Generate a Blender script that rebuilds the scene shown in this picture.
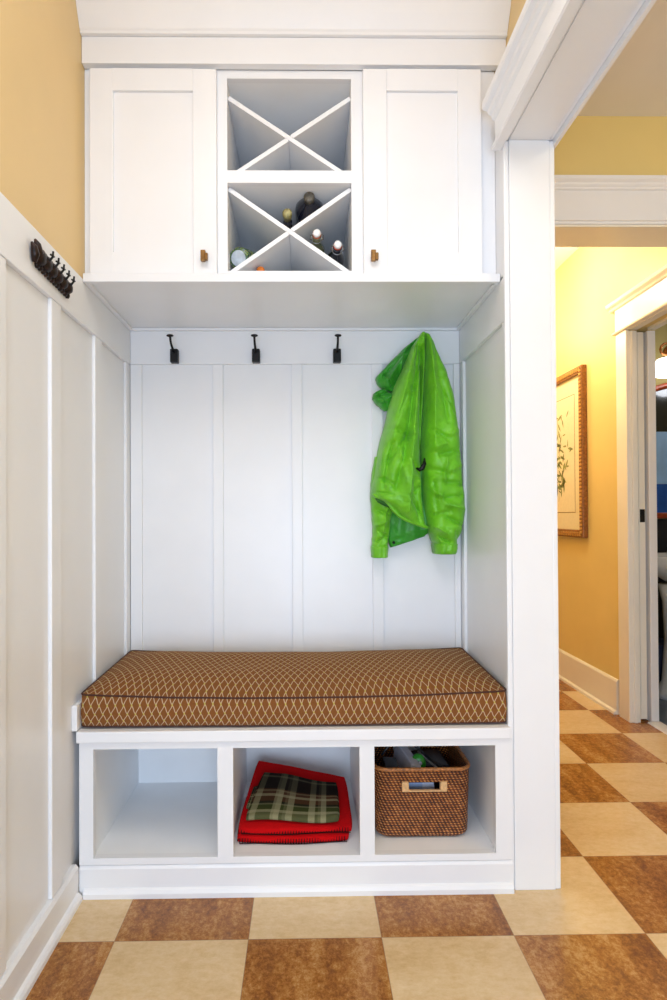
import bpy, bmesh, math, random
from mathutils import Vector, Matrix, noise

for _o in list(bpy.data.objects):
    bpy.data.objects.remove(_o, do_unlink=True)
scene = bpy.context.scene
COL = scene.collection
PI = math.pi
random.seed(4)

# ------------------------------------------------------------------ camera
yaw, pitch, roll, CAM_H = 0.0137743773, 0.00953217835, -0.00507198133, 0.972676849
fwd = Vector((math.sin(yaw) * math.cos(pitch), math.cos(yaw) * math.cos(pitch), math.sin(pitch)))
rt = Vector((math.cos(yaw), -math.sin(yaw), 0.0))
upv = rt.cross(fwd)
R = math.cos(roll) * rt + math.sin(roll) * upv
U = -math.sin(roll) * rt + math.cos(roll) * upv
cd = bpy.data.cameras.new('camera')
cam = bpy.data.objects.new('camera', cd)
COL.objects.link(cam)
cam.matrix_world = Matrix(((R.x, U.x, -fwd.x, 0), (R.y, U.y, -fwd.y, 0), (R.z, U.z, -fwd.z, CAM_H), (0, 0, 0, 1)))
cd.sensor_fit = 'AUTO'
cd.sensor_width = 36.0
cd.lens = 587.68593 / 1000 * 36.0
cd.shift_x = 0.0210785
cd.shift_y = 0.0079909
cd.clip_start = 0.02
scene.camera = cam

# ------------------------------------------------------------------ colour management
vs = scene.view_settings
scene.display_settings.display_device = 'sRGB'
vs.view_transform = 'Standard'
vs.look = 'None'
vs.gamma = 1.0
vs.use_curve_mapping = False
vs.exposure = 0.0

# ------------------------------------------------------------------ world (daylight from the open rear of the room)
world = bpy.data.worlds.new('world')
scene.world = world
world.use_nodes = True
bg = world.node_tree.nodes['Background']
bg.inputs[0].default_value = (0.74, 0.86, 1.0, 1)
bg.inputs[1].default_value = 1.0

def lamp(name, kind, loc, energy, color, size=0.1, size_y=None, target=None):
    d = bpy.data.lights.new(name, kind)
    d.energy = energy
    d.color = color
    if kind == 'AREA':
        d.size = size
        if size_y:
            d.shape = 'RECTANGLE'; d.size_y = size_y
    else:
        d.shadow_soft_size = size
    o = bpy.data.objects.new(name, d)
    o.location = loc
    if target is not None:
        o.rotation_euler = (Vector(target) - Vector(loc)).to_track_quat('-Z', 'Y').to_euler()
    COL.objects.link(o)
    return o

lamp('ceiling_bulb', 'POINT', (-0.25, 1.02, 2.36), 0.42, (1.0, 0.84, 0.66), 0.045)
lamp('ceiling_bulb', 'POINT', (0.27, 1.02, 2.36), 0.42, (1.0, 0.84, 0.66), 0.045)
lamp('ceiling_downlight', 'POINT', (0.0, -0.35, 2.36), 4.6, (1.0, 0.93, 0.86), 0.09)
lamp('ceiling_fill_light', 'AREA', (-0.02, 0.45, 2.39), 10, (0.93, 0.96, 1.0), 0.8, 0.8, (-0.02, 0.45, 0.0))  # unseen soft fill added overhead for the floor and side walls
lamp('rear_fill_light', 'AREA', (-0.02, -1.3, 0.62), 35, (0.61, 0.77, 1.0), 1.0, 1.1, (0.0, 1.6, 0.2))  # cool fill added low behind the camera for bench front and cubbies
lamp('hall_lamp_and_fill', 'POINT', (1.08, 2.95, 2.15), 18, (1.0, 0.90, 0.66), 0.09)  # ceiling lamp of the far hall
lamp('hall_lamp_and_fill', 'POINT', (1.0, 3.85, 2.15), 13, (1.0, 0.90, 0.66), 0.09)  # unseen fill added farther back to lift the lower hall wall and floor
lamp('near_hall_fill', 'POINT', (1.25, 0.5, 2.2), 9, (1.0, 0.88, 0.68), 0.12)  # unseen warm fill added for the near hall floor and casing
lamp('bathroom_lamp', 'POINT', (2.6, 2.6, 1.9), 6, (0.9, 0.93, 1.0), 0.10)

# ------------------------------------------------------------------ materials
def new_mat(name):
    m = bpy.data.materials.new(name)
    m.use_nodes = True
    return m, m.node_tree, m.node_tree.nodes['Principled BSDF']

def ramp(nt, fac, stops, interp='LINEAR'):
    n = nt.nodes.new('ShaderNodeValToRGB')
    n.color_ramp.interpolation = interp
    e = n.color_ramp.elements
    while len(e) < len(stops):
        e.new(0.5)
    for el, (p, c) in zip(e, stops):
        el.position = p
        el.color = c if len(c) == 4 else (*c, 1)
    nt.links.new(fac, n.inputs[0])
    return n.outputs[0]

def math_n(nt, op, a, b=None, c=None):
    n = nt.nodes.new('ShaderNodeMath'); n.operation = op
    for i, v in enumerate((a, b, c)):
        if v is None: continue
        if isinstance(v, (int, float)): n.inputs[i].default_value = v
        else: nt.links.new(v, n.inputs[i])
    return n.outputs[0]

def coords(nt, kind='Object', scale=(1, 1, 1)):
    tc = nt.nodes.new('ShaderNodeTexCoord')
    mp = nt.nodes.new('ShaderNodeMapping')
    mp.inputs['Scale'].default_value = scale
    nt.links.new(tc.outputs[kind], mp.inputs[0])
    return mp.outputs[0]

def noise_n(nt, vec, scale, detail=4, rough=0.5, dist=0.0):
    n = nt.nodes.new('ShaderNodeTexNoise')
    n.inputs['Scale'].default_value = scale
    n.inputs['Detail'].default_value = detail
    n.inputs['Roughness'].default_value = rough
    n.inputs['Distortion'].default_value = dist
    nt.links.new(vec, n.inputs['Vector'])
    return n.outputs['Fac']

def bump(nt, bsdf, h, strength, dist=0.002):
    b = nt.nodes.new('ShaderNodeBump')
    b.inputs['Strength'].default_value = strength
    b.inputs['Distance'].default_value = dist
    nt.links.new(h, b.inputs['Height'])
    nt.links.new(b.outputs[0], bsdf.inputs['Normal'])

def mixc(nt, fac, a, b):
    n = nt.nodes.new('ShaderNodeMix'); n.data_type = 'RGBA'
    for i, v in ((0, fac), (6, a), (7, b)):
        if isinstance(v, (int, float)): n.inputs[i].default_value = v
        elif isinstance(v, tuple): n.inputs[i].default_value = (*v, 1)
        else: nt.links.new(v, n.inputs[i])
    return n.outputs[2]

def paint(name, color, rough=0.35, var=0.03, bstr=0.06, scale=9.0):
    m, nt, b = new_mat(name)
    v = coords(nt)
    f = noise_n(nt, v, scale, 3)
    lo = tuple(max(0, c * (1 - var)) for c in color); hi = tuple(min(1, c * (1 + var)) for c in color)
    nt.links.new(ramp(nt, f, [(0.3, lo), (0.7, hi)]), b.inputs['Base Color'])
    b.inputs['Roughness'].default_value = rough
    if bstr:
        bump(nt, b, noise_n(nt, v, 90, 3), bstr, 0.001)
    return m

def plain(name, color, rough=0.5, metal=0.0, var=0.08, scale=60, emis=None, coat=0.0):
    m, nt, b = new_mat(name)
    v = coords(nt)
    f = noise_n(nt, v, scale, 3)
    lo = tuple(max(0, c * (1 - var)) for c in color); hi = tuple(min(1, c * (1 + var)) for c in color)
    nt.links.new(ramp(nt, f, [(0.3, lo), (0.7, hi)]), b.inputs['Base Color'])
    b.inputs['Roughness'].default_value = rough
    b.inputs['Metallic'].default_value = metal
    b.inputs['Coat Weight'].default_value = coat
    if emis:
        b.inputs['Emission Color'].default_value = (*emis[0], 1)
        b.inputs['Emission Strength'].default_value = emis[1]
    return m

WHITE = paint('white_satin_paint', (0.86, 0.86, 0.875), 0.32, 0.01, 0.04)
WHITE_IN = paint('white_paint_lightened', (0.91, 0.915, 0.925), 0.45, 0.02, 0.05)  # same white, lightened so the dim cubby interiors look better lit
CREAM = paint('cream_trim_paint', (0.86, 0.82, 0.72), 0.35, 0.015, 0.04)
YELLOW = paint('yellow_wall_paint', (0.78, 0.56, 0.25), 0.42, 0.04, 0.12, 3.0)
HALLYEL = paint('golden_hall_wall_paint', (0.78, 0.60, 0.23), 0.5, 0.04, 0.10, 3.0)
CEIL = paint('ceiling_paint', (0.84, 0.80, 0.76), 0.7, 0.01, 0.05)
OLIVE = paint('olive_bathroom_paint', (0.40, 0.33, 0.12), 0.6, 0.05, 0.05)
BLACK = plain('black_iron', (0.012, 0.012, 0.013), 0.42, 0.6)
BRONZE = plain('aged_bronze', (0.23, 0.12, 0.04), 0.35, 0.85, 0.3)
GOLDFRAME = plain('carved_gilt_wood', (0.26, 0.10, 0.02), 0.4, 0.25, 0.35, 90)
IRON = plain('rusty_cast_iron', (0.018, 0.007, 0.005), 0.36, 0.4, 0.9, 120)

def floor_mat():
    m, nt, b = new_mat('marbled_linoleum_checker')
    tc = nt.nodes.new('ShaderNodeTexCoord')
    sp = nt.nodes.new('ShaderNodeSeparateXYZ'); nt.links.new(tc.outputs['Object'], sp.inputs[0])
    T = 0.305
    u = math_n(nt, 'DIVIDE', math_n(nt, 'ADD', sp.outputs[0], 0.43764), T)
    v = math_n(nt, 'DIVIDE', math_n(nt, 'SUBTRACT', sp.outputs[1], 1.3547), T)
    fu = math_n(nt, 'FLOOR', u); fv = math_n(nt, 'FLOOR', v)
    par = math_n(nt, 'FLOORED_MODULO', math_n(nt, 'ADD', fu, fv), 2.0)
    # per tile offset so that the marbling breaks at each seam
    cmb = nt.nodes.new('ShaderNodeCombineXYZ')
    nt.links.new(math_n(nt, 'ADD', sp.outputs[0], math_n(nt, 'MULTIPLY', fu, 3.7)), cmb.inputs[0])
    nt.links.new(math_n(nt, 'ADD', sp.outputs[1], math_n(nt, 'MULTIPLY', fv, 5.3)), cmb.inputs[1])
    def st(sx, sy, sc, det, ro, di=0.4):
        mp = nt.nodes.new('ShaderNodeMapping'); mp.inputs['Scale'].default_value = (sx, sy, 1)
        nt.links.new(cmb.outputs[0], mp.inputs[0])
        return noise_n(nt, mp.outputs[0], sc, det, ro, di)
    nd = st(1.2, 1.0, 55, 10, 0.85, 0.15)
    nd2 = st(1.7, 0.4, 9, 4, 0.6, 0.2)
    fd = math_n(nt, 'ADD', math_n(nt, 'MULTIPLY', nd, 0.72), math_n(nt, 'MULTIPLY', nd2, 0.34))
    dark = ramp(nt, fd, [(0.42, (0.15, 0.045, 0.009)), (0.50, (0.27, 0.094, 0.015)), (0.56, (0.41, 0.17, 0.032)), (0.64, (0.56, 0.31, 0.11))])
    nl = st(0.8, 1.3, 50, 9, 0.80, 0.15)
    nl2 = st(0.6, 1.2, 7, 4, 0.6, 0.2)
    fl = math_n(nt, 'ADD', math_n(nt, 'MULTIPLY', nl, 0.6), math_n(nt, 'MULTIPLY', nl2, 0.4))
    light = ramp(nt, fl, [(0.33, (0.57, 0.37, 0.165)), (0.5, (0.70, 0.505, 0.275)), (0.66, (0.79, 0.615, 0.385))])
    c = mixc(nt, par, dark, light)
    # seams
    def edge(t):
        fr = math_n(nt, 'FRACT', t)
        return math_n(nt, 'MINIMUM', fr, math_n(nt, 'SUBTRACT', 1.0, fr))
    e = math_n(nt, 'MINIMUM', edge(u), edge(v))
    seam = math_n(nt, 'LESS_THAN', e, 0.0035)
    c = mixc(nt, math_n(nt, 'MULTIPLY', seam, 0.55), c, (0.22, 0.10, 0.035))
    nt.links.new(c, b.inputs['Base Color'])
    b.inputs['Roughness'].default_value = 0.27
    bump(nt, b, nd, 0.05, 0.001)
    return m
FLOOR = floor_mat()
BATHFLOOR = plain('slate_blue_vinyl', (0.12, 0.15, 0.20), 0.4, 0, 0.2, 12)

def cushion_mat():
    m, nt, b = new_mat('brown_diamond_upholstery')
    tc = nt.nodes.new('ShaderNodeTexCoord')
    sp = nt.nodes.new('ShaderNodeSeparateXYZ'); nt.links.new(tc.outputs['Object'], sp.inputs[0])
    v = math_n(nt, 'DIVIDE', math_n(nt, 'SUBTRACT', sp.outputs[2], sp.outputs[1]), 0.040)
    u0 = math_n(nt, 'DIVIDE', sp.outputs[0], 0.0208)
    def tri(x):   # distance to the nearest integer
        fr = math_n(nt, 'FRACT', x)
        return math_n(nt, 'MINIMUM', fr, math_n(nt, 'SUBTRACT', 1.0, fr))
    # slight curve in the lattice
    wob = math_n(nt, 'MULTIPLY', math_n(nt, 'SINE', math_n(nt, 'MULTIPLY', v, 4 * PI)), 0.035)
    a = tri(math_n(nt, 'ADD', math_n(nt, 'ADD', u0, v), wob))
    c = tri(math_n(nt, 'ADD', math_n(nt, 'SUBTRACT', u0, v), wob))
    d = math_n(nt, 'MINIMUM', a, c)
    line = ramp(nt, d, [(0.028, (1, 1, 1)), (0.075, (0, 0, 0))])
    node = ramp(nt, math_n(nt, 'MAXIMUM', a, c), [(0.08, (1, 1, 1)), (0.13, (0, 0, 0))])
    vec = coords(nt)
    n = noise_n(nt, vec, 600, 2, 0.6)
    base = ramp(nt, n, [(0.3, (0.165, 0.057, 0.017)), (0.7, (0.255, 0.095, 0.026))])
    col = mixc(nt, math_n(nt, 'MULTIPLY', line, 0.62), base, (0.72, 0.58, 0.38))
    col = mixc(nt, math_n(nt, 'MULTIPLY', node, 0.85), col, (0.46, 0.38, 0.06))
    nt.links.new(col, b.inputs['Base Color'])
    b.inputs['Roughness'].default_value = 0.9
    b.inputs['Specular IOR Level'].default_value = 0.15
    bump(nt, b, math_n(nt, 'ADD', line, n), 0.25, 0.0008)
    return m
CUSH = cushion_mat()
PIPING = plain('dark_brown_piping', (0.055, 0.014, 0.006), 0.7)

def green_mat(name, c0, c1):
    m, nt, b = new_mat(name)
    v = coords(nt)
    n = noise_n(nt, v, 14, 4, 0.6, 0.6)
    nt.links.new(ramp(nt, n, [(0.3, c0), (0.7, c1)]), b.inputs['Base Color'])
    b.inputs['Roughness'].default_value = 0.45
    b.inputs['Sheen Weight'].default_value = 0.1
    h = noise_n(nt, coords(nt, scale=(1, 1, 0.6)), 38, 3, 0.6, 1.2)
    bump(nt, b, h, 0.35, 0.006)
    return m
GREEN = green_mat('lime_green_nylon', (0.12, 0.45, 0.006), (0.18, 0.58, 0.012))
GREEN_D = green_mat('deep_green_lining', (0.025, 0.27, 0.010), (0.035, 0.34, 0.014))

def wicker_mat():
    m, nt, b = new_mat('woven_rattan')
    tc = nt.nodes.new('ShaderNodeTexCoord')
    sp = nt.nodes.new('ShaderNodeSeparateXYZ'); nt.links.new(tc.outputs['UV'], sp.inputs[0])
    u = math_n(nt, 'MULTIPLY', sp.outputs[0], 96.0)   # stakes round the basket
    v = math_n(nt, 'MULTIPLY', sp.outputs[1], 27.0)    # courses
    row = math_n(nt, 'FLOOR', v)
    fr = math_n(nt, 'FRACT', v)
    round_ = math_n(nt, 'SINE', math_n(nt, 'MULTIPLY', fr, PI))
    tw = math_n(nt, 'ADD', math_n(nt, 'MULTIPLY', u, 1.0), math_n(nt, 'ADD', math_n(nt, 'MULTIPLY', row, 0.36), math_n(nt, 'MULTIPLY', fr, 0.55)))
    st = math_n(nt, 'ADD', math_n(nt, 'MULTIPLY', math_n(nt, 'SINE', math_n(nt, 'MULTIPLY', tw, 2 * PI)), 0.5), 0.5)
    h = math_n(nt, 'MULTIPLY', round_, math_n(nt, 'ADD', math_n(nt, 'MULTIPLY', st, 0.8), 0.2))
    n = noise_n(nt, coords(nt), 70, 3, 0.6)
    f = math_n(nt, 'ADD', math_n(nt, 'MULTIPLY', h, 0.75), math_n(nt, 'MULTIPLY', math_n(nt, 'SUBTRACT', n, 0.5), 0.7))
    nt.links.new(ramp(nt, f, [(0.08, (0.05, 0.010, 0.003)), (0.28, (0.23, 0.050, 0.008)), (0.50, (0.48, 0.15, 0.028)), (0.80, (0.82, 0.42, 0.14))]), b.inputs['Base Color'])
    b.inputs['Roughness'].default_value = 0.42
    bump(nt, b, h, 1.0, 0.004)
    return m
WICKER = wicker_mat()
GRIP = plain('pale_cane', (0.70, 0.42, 0.19), 0.45, 0, 0.2, 120)
REDW = None
def wool(name, c, s=260):
    m, nt, b = new_mat(name)
    n = noise_n(nt, coords(nt), s, 4, 0.7)
    nt.links.new(ramp(nt, n, [(0.3, tuple(x * 0.8 for x in c)), (0.7, c)]), b.inputs['Base Color'])
    b.inputs['Roughness'].default_value = 1.0
    b.inputs['Specular IOR Level'].default_value = 0.1
    bump(nt, b, n, 0.5, 0.002)
    return m
REDW = wool('red_wool_fleece', (0.58, 0.004, 0.006))
STITCH = wool('black_yarn', (0.02, 0.006, 0.006))

def plaid_mat():
    m, nt, b = new_mat('brown_olive_plaid_flannel')
    tc = nt.nodes.new('ShaderNodeTexCoord')
    sp = nt.nodes.new('ShaderNodeSeparateXYZ'); nt.links.new(tc.outputs['UV'], sp.inputs[0])
    K = (0, 0, 0)
    def lines(t):
        return ramp(nt, t, [(0.0, K), (0.03, (.7,)*3), (0.10, K), (0.26, (.6,)*3), (0.29, (.9,)*3), (0.35, K), (0.385, (.2,)*3), (0.42, (.7,)*3), (0.49, K),
                            (0.66, (.7,)*3), (0.73, K), (0.76, (.2,)*3), (0.79, (.8,)*3), (0.85, K)], 'CONSTANT')
    a = lines(sp.outputs[0])
    v = ramp(nt, sp.outputs[1], [(0.0, (.25,)*3), (0.08, (.95,)*3), (0.14, K), (0.24, (.45,)*3), (0.27, K), (0.42, (.85,)*3), (0.475, K), (0.53, (.4,)*3), (0.56, K), (0.86, (.25,)*3), (0.90, K)], 'CONSTANT')
    base = ramp(nt, sp.outputs[1], [(0.0, (0.045, 0.055, 0.012)), (0.26, (0.020, 0.018, 0.008)), (0.32, (0.075, 0.030, 0.012)), (0.58, (0.010, 0.006, 0.005)), (1.0, (0.010, 0.006, 0.005))], 'CONSTANT')
    fade = ramp(nt, sp.outputs[1], [(0.0, (.75,)*3), (0.5, (.55,)*3), (0.62, (.20,)*3), (1.0, (.16,)*3)])
    c = mixc(nt, math_n(nt, 'MULTIPLY', a, fade), base, (0.44, 0.40, 0.22))
    c = mixc(nt, math_n(nt, 'MULTIPLY', v, 0.5), c, (0.46, 0.42, 0.24))
    n = noise_n(nt, coords(nt), 320, 3, 0.7)
    c = mixc(nt, math_n(nt, 'MULTIPLY', n, 0.35), c, (0.015, 0.012, 0.006))
    b.inputs['Specular IOR Level'].default_value = 0.1
    nt.links.new(c, b.inputs['Base Color'])
    b.inputs['Roughness'].default_value = 0.95
    bump(nt, b, n, 0.4, 0.001)
    return m
PLAID = plaid_mat()

def glass_dark(name, c, rough=0.08):
    m, nt, b = new_mat(name)
    n = noise_n(nt, coords(nt), 30, 2)
    nt.links.new(ramp(nt, n, [(0.3, c), (0.7, tuple(x * 1.3 for x in c))]), b.inputs['Base Color'])
    b.inputs['Roughness'].default_value = rough
    b.inputs['Coat Weight'].default_value = 0.6
    return m
GLASS_BLK = glass_dark('dark_bottle_glass', (0.010, 0.011, 0.022))
GLASS_GRN = glass_dark('green_bottle_glass', (0.05, 0.11, 0.035))
GLASS_OLV = glass_dark('olive_bottle_glass', (0.16, 0.17, 0.09))
CERAMIC = plain('white_ceramic', (0.85, 0.85, 0.85), 0.2, 0, 0.02)
REDRUB = plain('red_rubber', (0.55, 0.08, 0.03), 0.5)
WIRE = plain('steel_wire', (0.42, 0.42, 0.42), 0.3, 1.0)
ORANGE = plain('orange_wax_seal', (0.85, 0.22, 0.02), 0.4)
LABELW = plain('bottle_paper', (0.50, 0.56, 0.62), 0.6, 0, 0.3, 40)
FOIL = plain('grey_foil', (0.14, 0.125, 0.10), 0.4, 0.5, 0.4, 150)
OLVCAP = plain('olive_cap', (0.28, 0.25, 0.10), 0.4, 0.3, 0.5, 120)

# ------------------------------------------------------------------ mesh helpers
def link_mesh(name, bm, m, parent=None, smooth=False, loc=None):
    me = bpy.data.meshes.new(name)
    bmesh.ops.recalc_face_normals(bm, faces=bm.faces)
    off = Vector(loc) if loc else (parent.matrix_basis.translation if parent else Vector((0, 0, 0)))
    p = parent
    total = Vector((0, 0, 0))
    if parent:
        q = parent
        while q:
            total += q.location; q = q.parent
        off = total
    if loc and parent is None:
        off = Vector(loc)
    for v in bm.verts:
        v.co -= off
    bm.to_mesh(me); bm.free()
    if smooth:
        for f in me.polygons: f.use_smooth = True
    o = bpy.data.objects.new(name, me)
    COL.objects.link(o)
    if m is not None:
        for mm in (m if isinstance(m, (list, tuple)) else [m]): me.materials.append(mm)
    if parent: o.parent = parent
    elif loc: o.location = loc
    return o

def thing(name, label, cat, loc, group=None):
    o = bpy.data.objects.new(name, None)
    o.empty_display_size = 0.05
    o.location = loc
    COL.objects.link(o)
    o['label'] = label; o['category'] = cat
    if group: o['group'] = group
    return o

def struct(name, bm, m, label, cat='wall', smooth=False):
    o = link_mesh(name, bm, m, None, smooth)
    o['kind'] = 'structure'; o['label'] = label; o['category'] = cat
    return o

def box(bm, x0, x1, y0, y1, z0, z1, bev=0.0, seg=2):
    vs_ = [bm.verts.new((x, y, z)) for x in (x0, x1) for y in (y0, y1) for z in (z0, z1)]
    idx = [(0, 1, 3, 2), (4, 6, 7, 5), (0, 4, 5, 1), (2, 3, 7, 6), (0, 2, 6, 4), (1, 5, 7, 3)]
    fs = [bm.faces.new([vs_[i] for i in f]) for f in idx]
    if bev > 0:
        es = set(e for f in fs for e in f.edges)
        bmesh.ops.bevel(bm, geom=list(es), offset=bev, segments=seg, profile=0.5, affect='EDGES')
    return bm

def B(*a, **k):
    return box(bmesh.new(), *a, **k)

def prism(bm, prof, axis, a, b):
    """profile (list of 2-tuples) extruded along axis from a to b. axis 'X': prof=(y,z); 'Y': prof=(x,z); 'Z': prof=(x,y)"""
    def P(p, t):
        return {'X': (t, p[0], p[1]), 'Y': (p[0], t, p[1]), 'Z': (p[0], p[1], t)}[axis]
    va = [bm.verts.new(P(p, a)) for p in prof]; vb = [bm.verts.new(P(p, b)) for p in prof]
    n = len(prof)
    bm.faces.new(va); bm.faces.new(vb[::-1])
    for i in range(n):
        bm.faces.new((va[i], va[(i + 1) % n], vb[(i + 1) % n], vb[i]))
    return bm

def frame_of(d):
    d = d.normalized()
    a = Vector((0, 0, 1)) if abs(d.z) < 0.9 else Vector((1, 0, 0))
    s = d.cross(a).normalized()
    return s, d.cross(s).normalized()

def tube(bm, pts, rad, seg=8, closed=False, caps=True):
    pts = [Vector(p) for p in pts]
    rads = rad if isinstance(rad, (list, tuple)) else [rad] * len(pts)
    rings = []
    s = None
    for i, p in enumerate(pts):
        if closed: d = pts[(i + 1) % len(pts)] - pts[i - 1]
        else: d = pts[min(i + 1, len(pts) - 1)] - pts[max(i - 1, 0)]
        d.normalize()
        if s is None: s, t = frame_of(d)
        else:
            s = (s - d * s.dot(d)).normalized(); t = d.cross(s)
        rings.append([bm.verts.new(p + (s * math.cos(2 * PI * k / seg) + t * math.sin(2 * PI * k / seg)) * rads[i]) for k in range(seg)])
    m = len(rings)
    for i in range(m if closed else m - 1):
        a, b = rings[i], rings[(i + 1) % m]
        for k in range(seg):
            bm.faces.new((a[k], a[(k + 1) % seg], b[(k + 1) % seg], b[k]))
    if caps and not closed:
        bm.faces.new(rings[0]); bm.faces.new(rings[-1][::-1])
    return bm

def lathe(bm, prof, origin, axis, seg=24):
    """prof: (distance along axis, radius)"""
    axis = Vector(axis).normalized(); s, t = frame_of(axis); origin = Vector(origin)
    rings = []
    for a, r in prof:
        c = origin + axis * a
        rings.append([bm.verts.new(c + (s * math.cos(2 * PI * k / seg) + t * math.sin(2 * PI * k / seg)) * max(r, 1e-5)) for k in range(seg)])
    for i in range(len(rings) - 1):
        for k in range(seg):
            bm.faces.new((rings[i][k], rings[i][(k + 1) % seg], rings[i + 1][(k + 1) % seg], rings[i + 1][k]))
    bm.faces.new(rings[0]); bm.faces.new(rings[-1][::-1])
    return bm

# ================================================================== STRUCTURE
YF = 1.515          # front of the cased opening's end jamb
YB = 1.98           # paneling at the back of the nook
REAR = -1.45
# floor
struct('floor', B(-0.60, 1.9, REAR, 4.4, -0.05, 0.0), FLOOR, 'brown and cream checkerboard marbled linoleum floor', 'floor')
# left wall (yellow plaster above, wainscot below)
_b = B(-0.72, -0.600, REAR, 2.1, 0.0, 1.594)
box(_b, -0.72, -0.592, REAR, 2.1, 1.5942, 2.42)
struct('wall_left', _b, YELLOW, 'yellow painted wall above the white paneling on the left')
ws = link_mesh('trim_1', B(-0.600, -0.5945, REAR, 1.985, 0.0, 1.5938), WHITE)
ws['kind'] = 'structure'; ws['label'] = 'white board and batten paneling on the left wall'; ws['category'] = 'paneling'
link_mesh('rail', B(-0.5945, -0.583, REAR, 1.9795, 1.477, 1.597, bev=0.0015), WHITE, ws)
for y in (-0.62, -0.33, -0.04, 0.25, 0.53, 0.83, 1.108, 1.370, 1.655, 1.942):
    link_mesh('batten', B(-0.5945, -0.585, y, y + 0.054, 0.087, 1.4768, bev=0.0015), WHITE, ws)
# baseboard left with shoe moulding
bl = struct('baseboard_left', prism(bmesh.new(), [(-0.5944, 0), (-0.577, 0), (-0.577, 0.078), (-0.583, 0.086), (-0.5944, 0.086)], 'Y', REAR, 1.507), WHITE, 'white baseboard along the left wall', 'baseboard')
link_mesh('shoe_moulding', prism(bmesh.new(), [(-0.577, 0), (-0.5645, 0), (-0.5655, 0.010), (-0.570, 0.017), (-0.577, 0.020)], 'Y', REAR, 1.500), WHITE, bl)
# nook back paneling
struct('wall_back', B(-0.60, 0.655, 1.996, 2.1, 0.0, 2.42), YELLOW, 'wall behind the bench nook')
wb = link_mesh('trim_2', B(-0.5944, 0.5395, 1.990, 1.996, 0.0, 1.60), WHITE)
wb['kind'] = 'structure'; wb['label'] = 'white board and batten paneling at the back of the nook'; wb['category'] = 'paneling'
link_mesh('rail', B(-0.583, 0.528, 1.979, 1.990, 1.478, 1.592, bev=0.0015), WHITE, wb)
for x0, x1 in ((-0.583, -0.545), (-0.307, -0.272), (-0.041, -0.006), (0.230, 0.267), (0.508, 0.528)):
    link_mesh('batten', B(x0, x1, 1.980, 1.990, 0.40, 1.4775, bev=0.0015), WHITE, wb)
# right side of nook: wall between nook and hall
struct('wall_right', B(0.553, 0.642, 1.5348, 4.4, 0.0, 2.42), YELLOW, 'wall between the nook and the hall')
wr = link_mesh('trim_3', B(0.5395, 0.553, 1.535, 1.990, 0.0, 1.60), WHITE)
wr['kind'] = 'structure'; wr['label'] = 'white paneling on the right side of the nook'; wr['category'] = 'paneling'
link_mesh('rail', B(0.528, 0.5395, 1.535, 1.979, 1.478, 1.594, bev=0.0015), WHITE, wr)
for y0, y1 in ((1.5345, 1.557), (1.945, 1.9785)):
    link_mesh('batten', B(0.529, 0.5395, y0, y1, 0.42, 1.4775, bev=0.0015), WHITE, wr)
link_mesh('side_casing', B(0.5285, 0.5525, 1.5345, 1.610, 1.6005, 2.05, bev=0.001), WHITE, wr)
# end jamb of the cased opening (faces the camera)
bm = B(0.538, 0.6435, YF, 1.534, 0.0, 1.944, bev=0.0015)
jm = struct('trim_4', bm, WHITE, 'white painted end jamb of the wide cased opening between nook and hall', 'door frame')
link_mesh('edge_bead', B(0.5245, 0.538, 1.5175, 1.534, 0.0, 1.944, bev=0.003), WHITE, jm)
link_mesh('edge_bead', B(0.6435, 0.6585, 1.5175, 1.60, 0.0, 1.944, bev=0.003), WHITE, jm)
# head of the opening: wall above, soffit, casings both sides
struct('wall_beam', B(0.553, 0.632, REAR, 1.5345, 1.956, 2.42), YELLOW, 'yellow wall above the wide cased opening')
hb = struct('trim_5', B(0.538, 0.643, REAR, 1.534, 1.9445, 1.9555, bev=0.001), WHITE, 'white head of the wide cased opening', 'door frame')
link_mesh('edge_bead', B(0.5235, 0.538, REAR, 1.534, 1.9458, 1.9555, bev=0.002), WHITE, hb)
link_mesh('edge_bead', B(0.643, 0.6545, REAR, 1.534, 1.9458, 1.9555, bev=0.002), WHITE, hb)
# left head casing profile (x,z)
prof = [(0.5525, 1.956), (0.5233, 1.956), (0.5233, 1.928), (0.5005, 1.9275), (0.4965, 1.931), (0.4985, 1.938), (0.508, 1.942), (0.507, 2.004),
        (0.500, 2.010), (0.4975, 2.018), (0.490, 2.023), (0.487, 2.030), (0.476, 2.034), (0.473, 2.040), (0.473, 2.052), (0.5525, 2.052)]
link_mesh('head_casing', prism(bmesh.new(), prof, 'Y', REAR, 1.534), WHITE, hb)
prof = [(0.6325, 1.956), (0.6548, 1.956), (0.6548, 1.930), (0.664, 1.930), (0.666, 1.936), (0.662, 1.942), (0.657, 1.945), (0.657, 2.01), (0.672, 2.035), (0.672, 2.05), (0.6325, 2.05)]
link_mesh('head_casing', prism(bmesh.new(), prof, 'Y', REAR, 1.536), WHITE, hb)
# ceilings
struct('ceiling', B(-0.72, 1.9, REAR, 2.00, 2.355 + 0.065, 2.50), CEIL, 'pale ceiling', 'ceiling')
struct('trim_6', B(0.632, 1.9, REAR, 2.0095, 2.345, 2.419), CEIL, 'lowered beige ceiling of the near hall', 'ceiling')
struct('ceiling_hall', B(0.553, 3.2, 2.00, 4.4, 2.421, 2.5), CEIL, 'ceiling of the far hall', 'ceiling')
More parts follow.
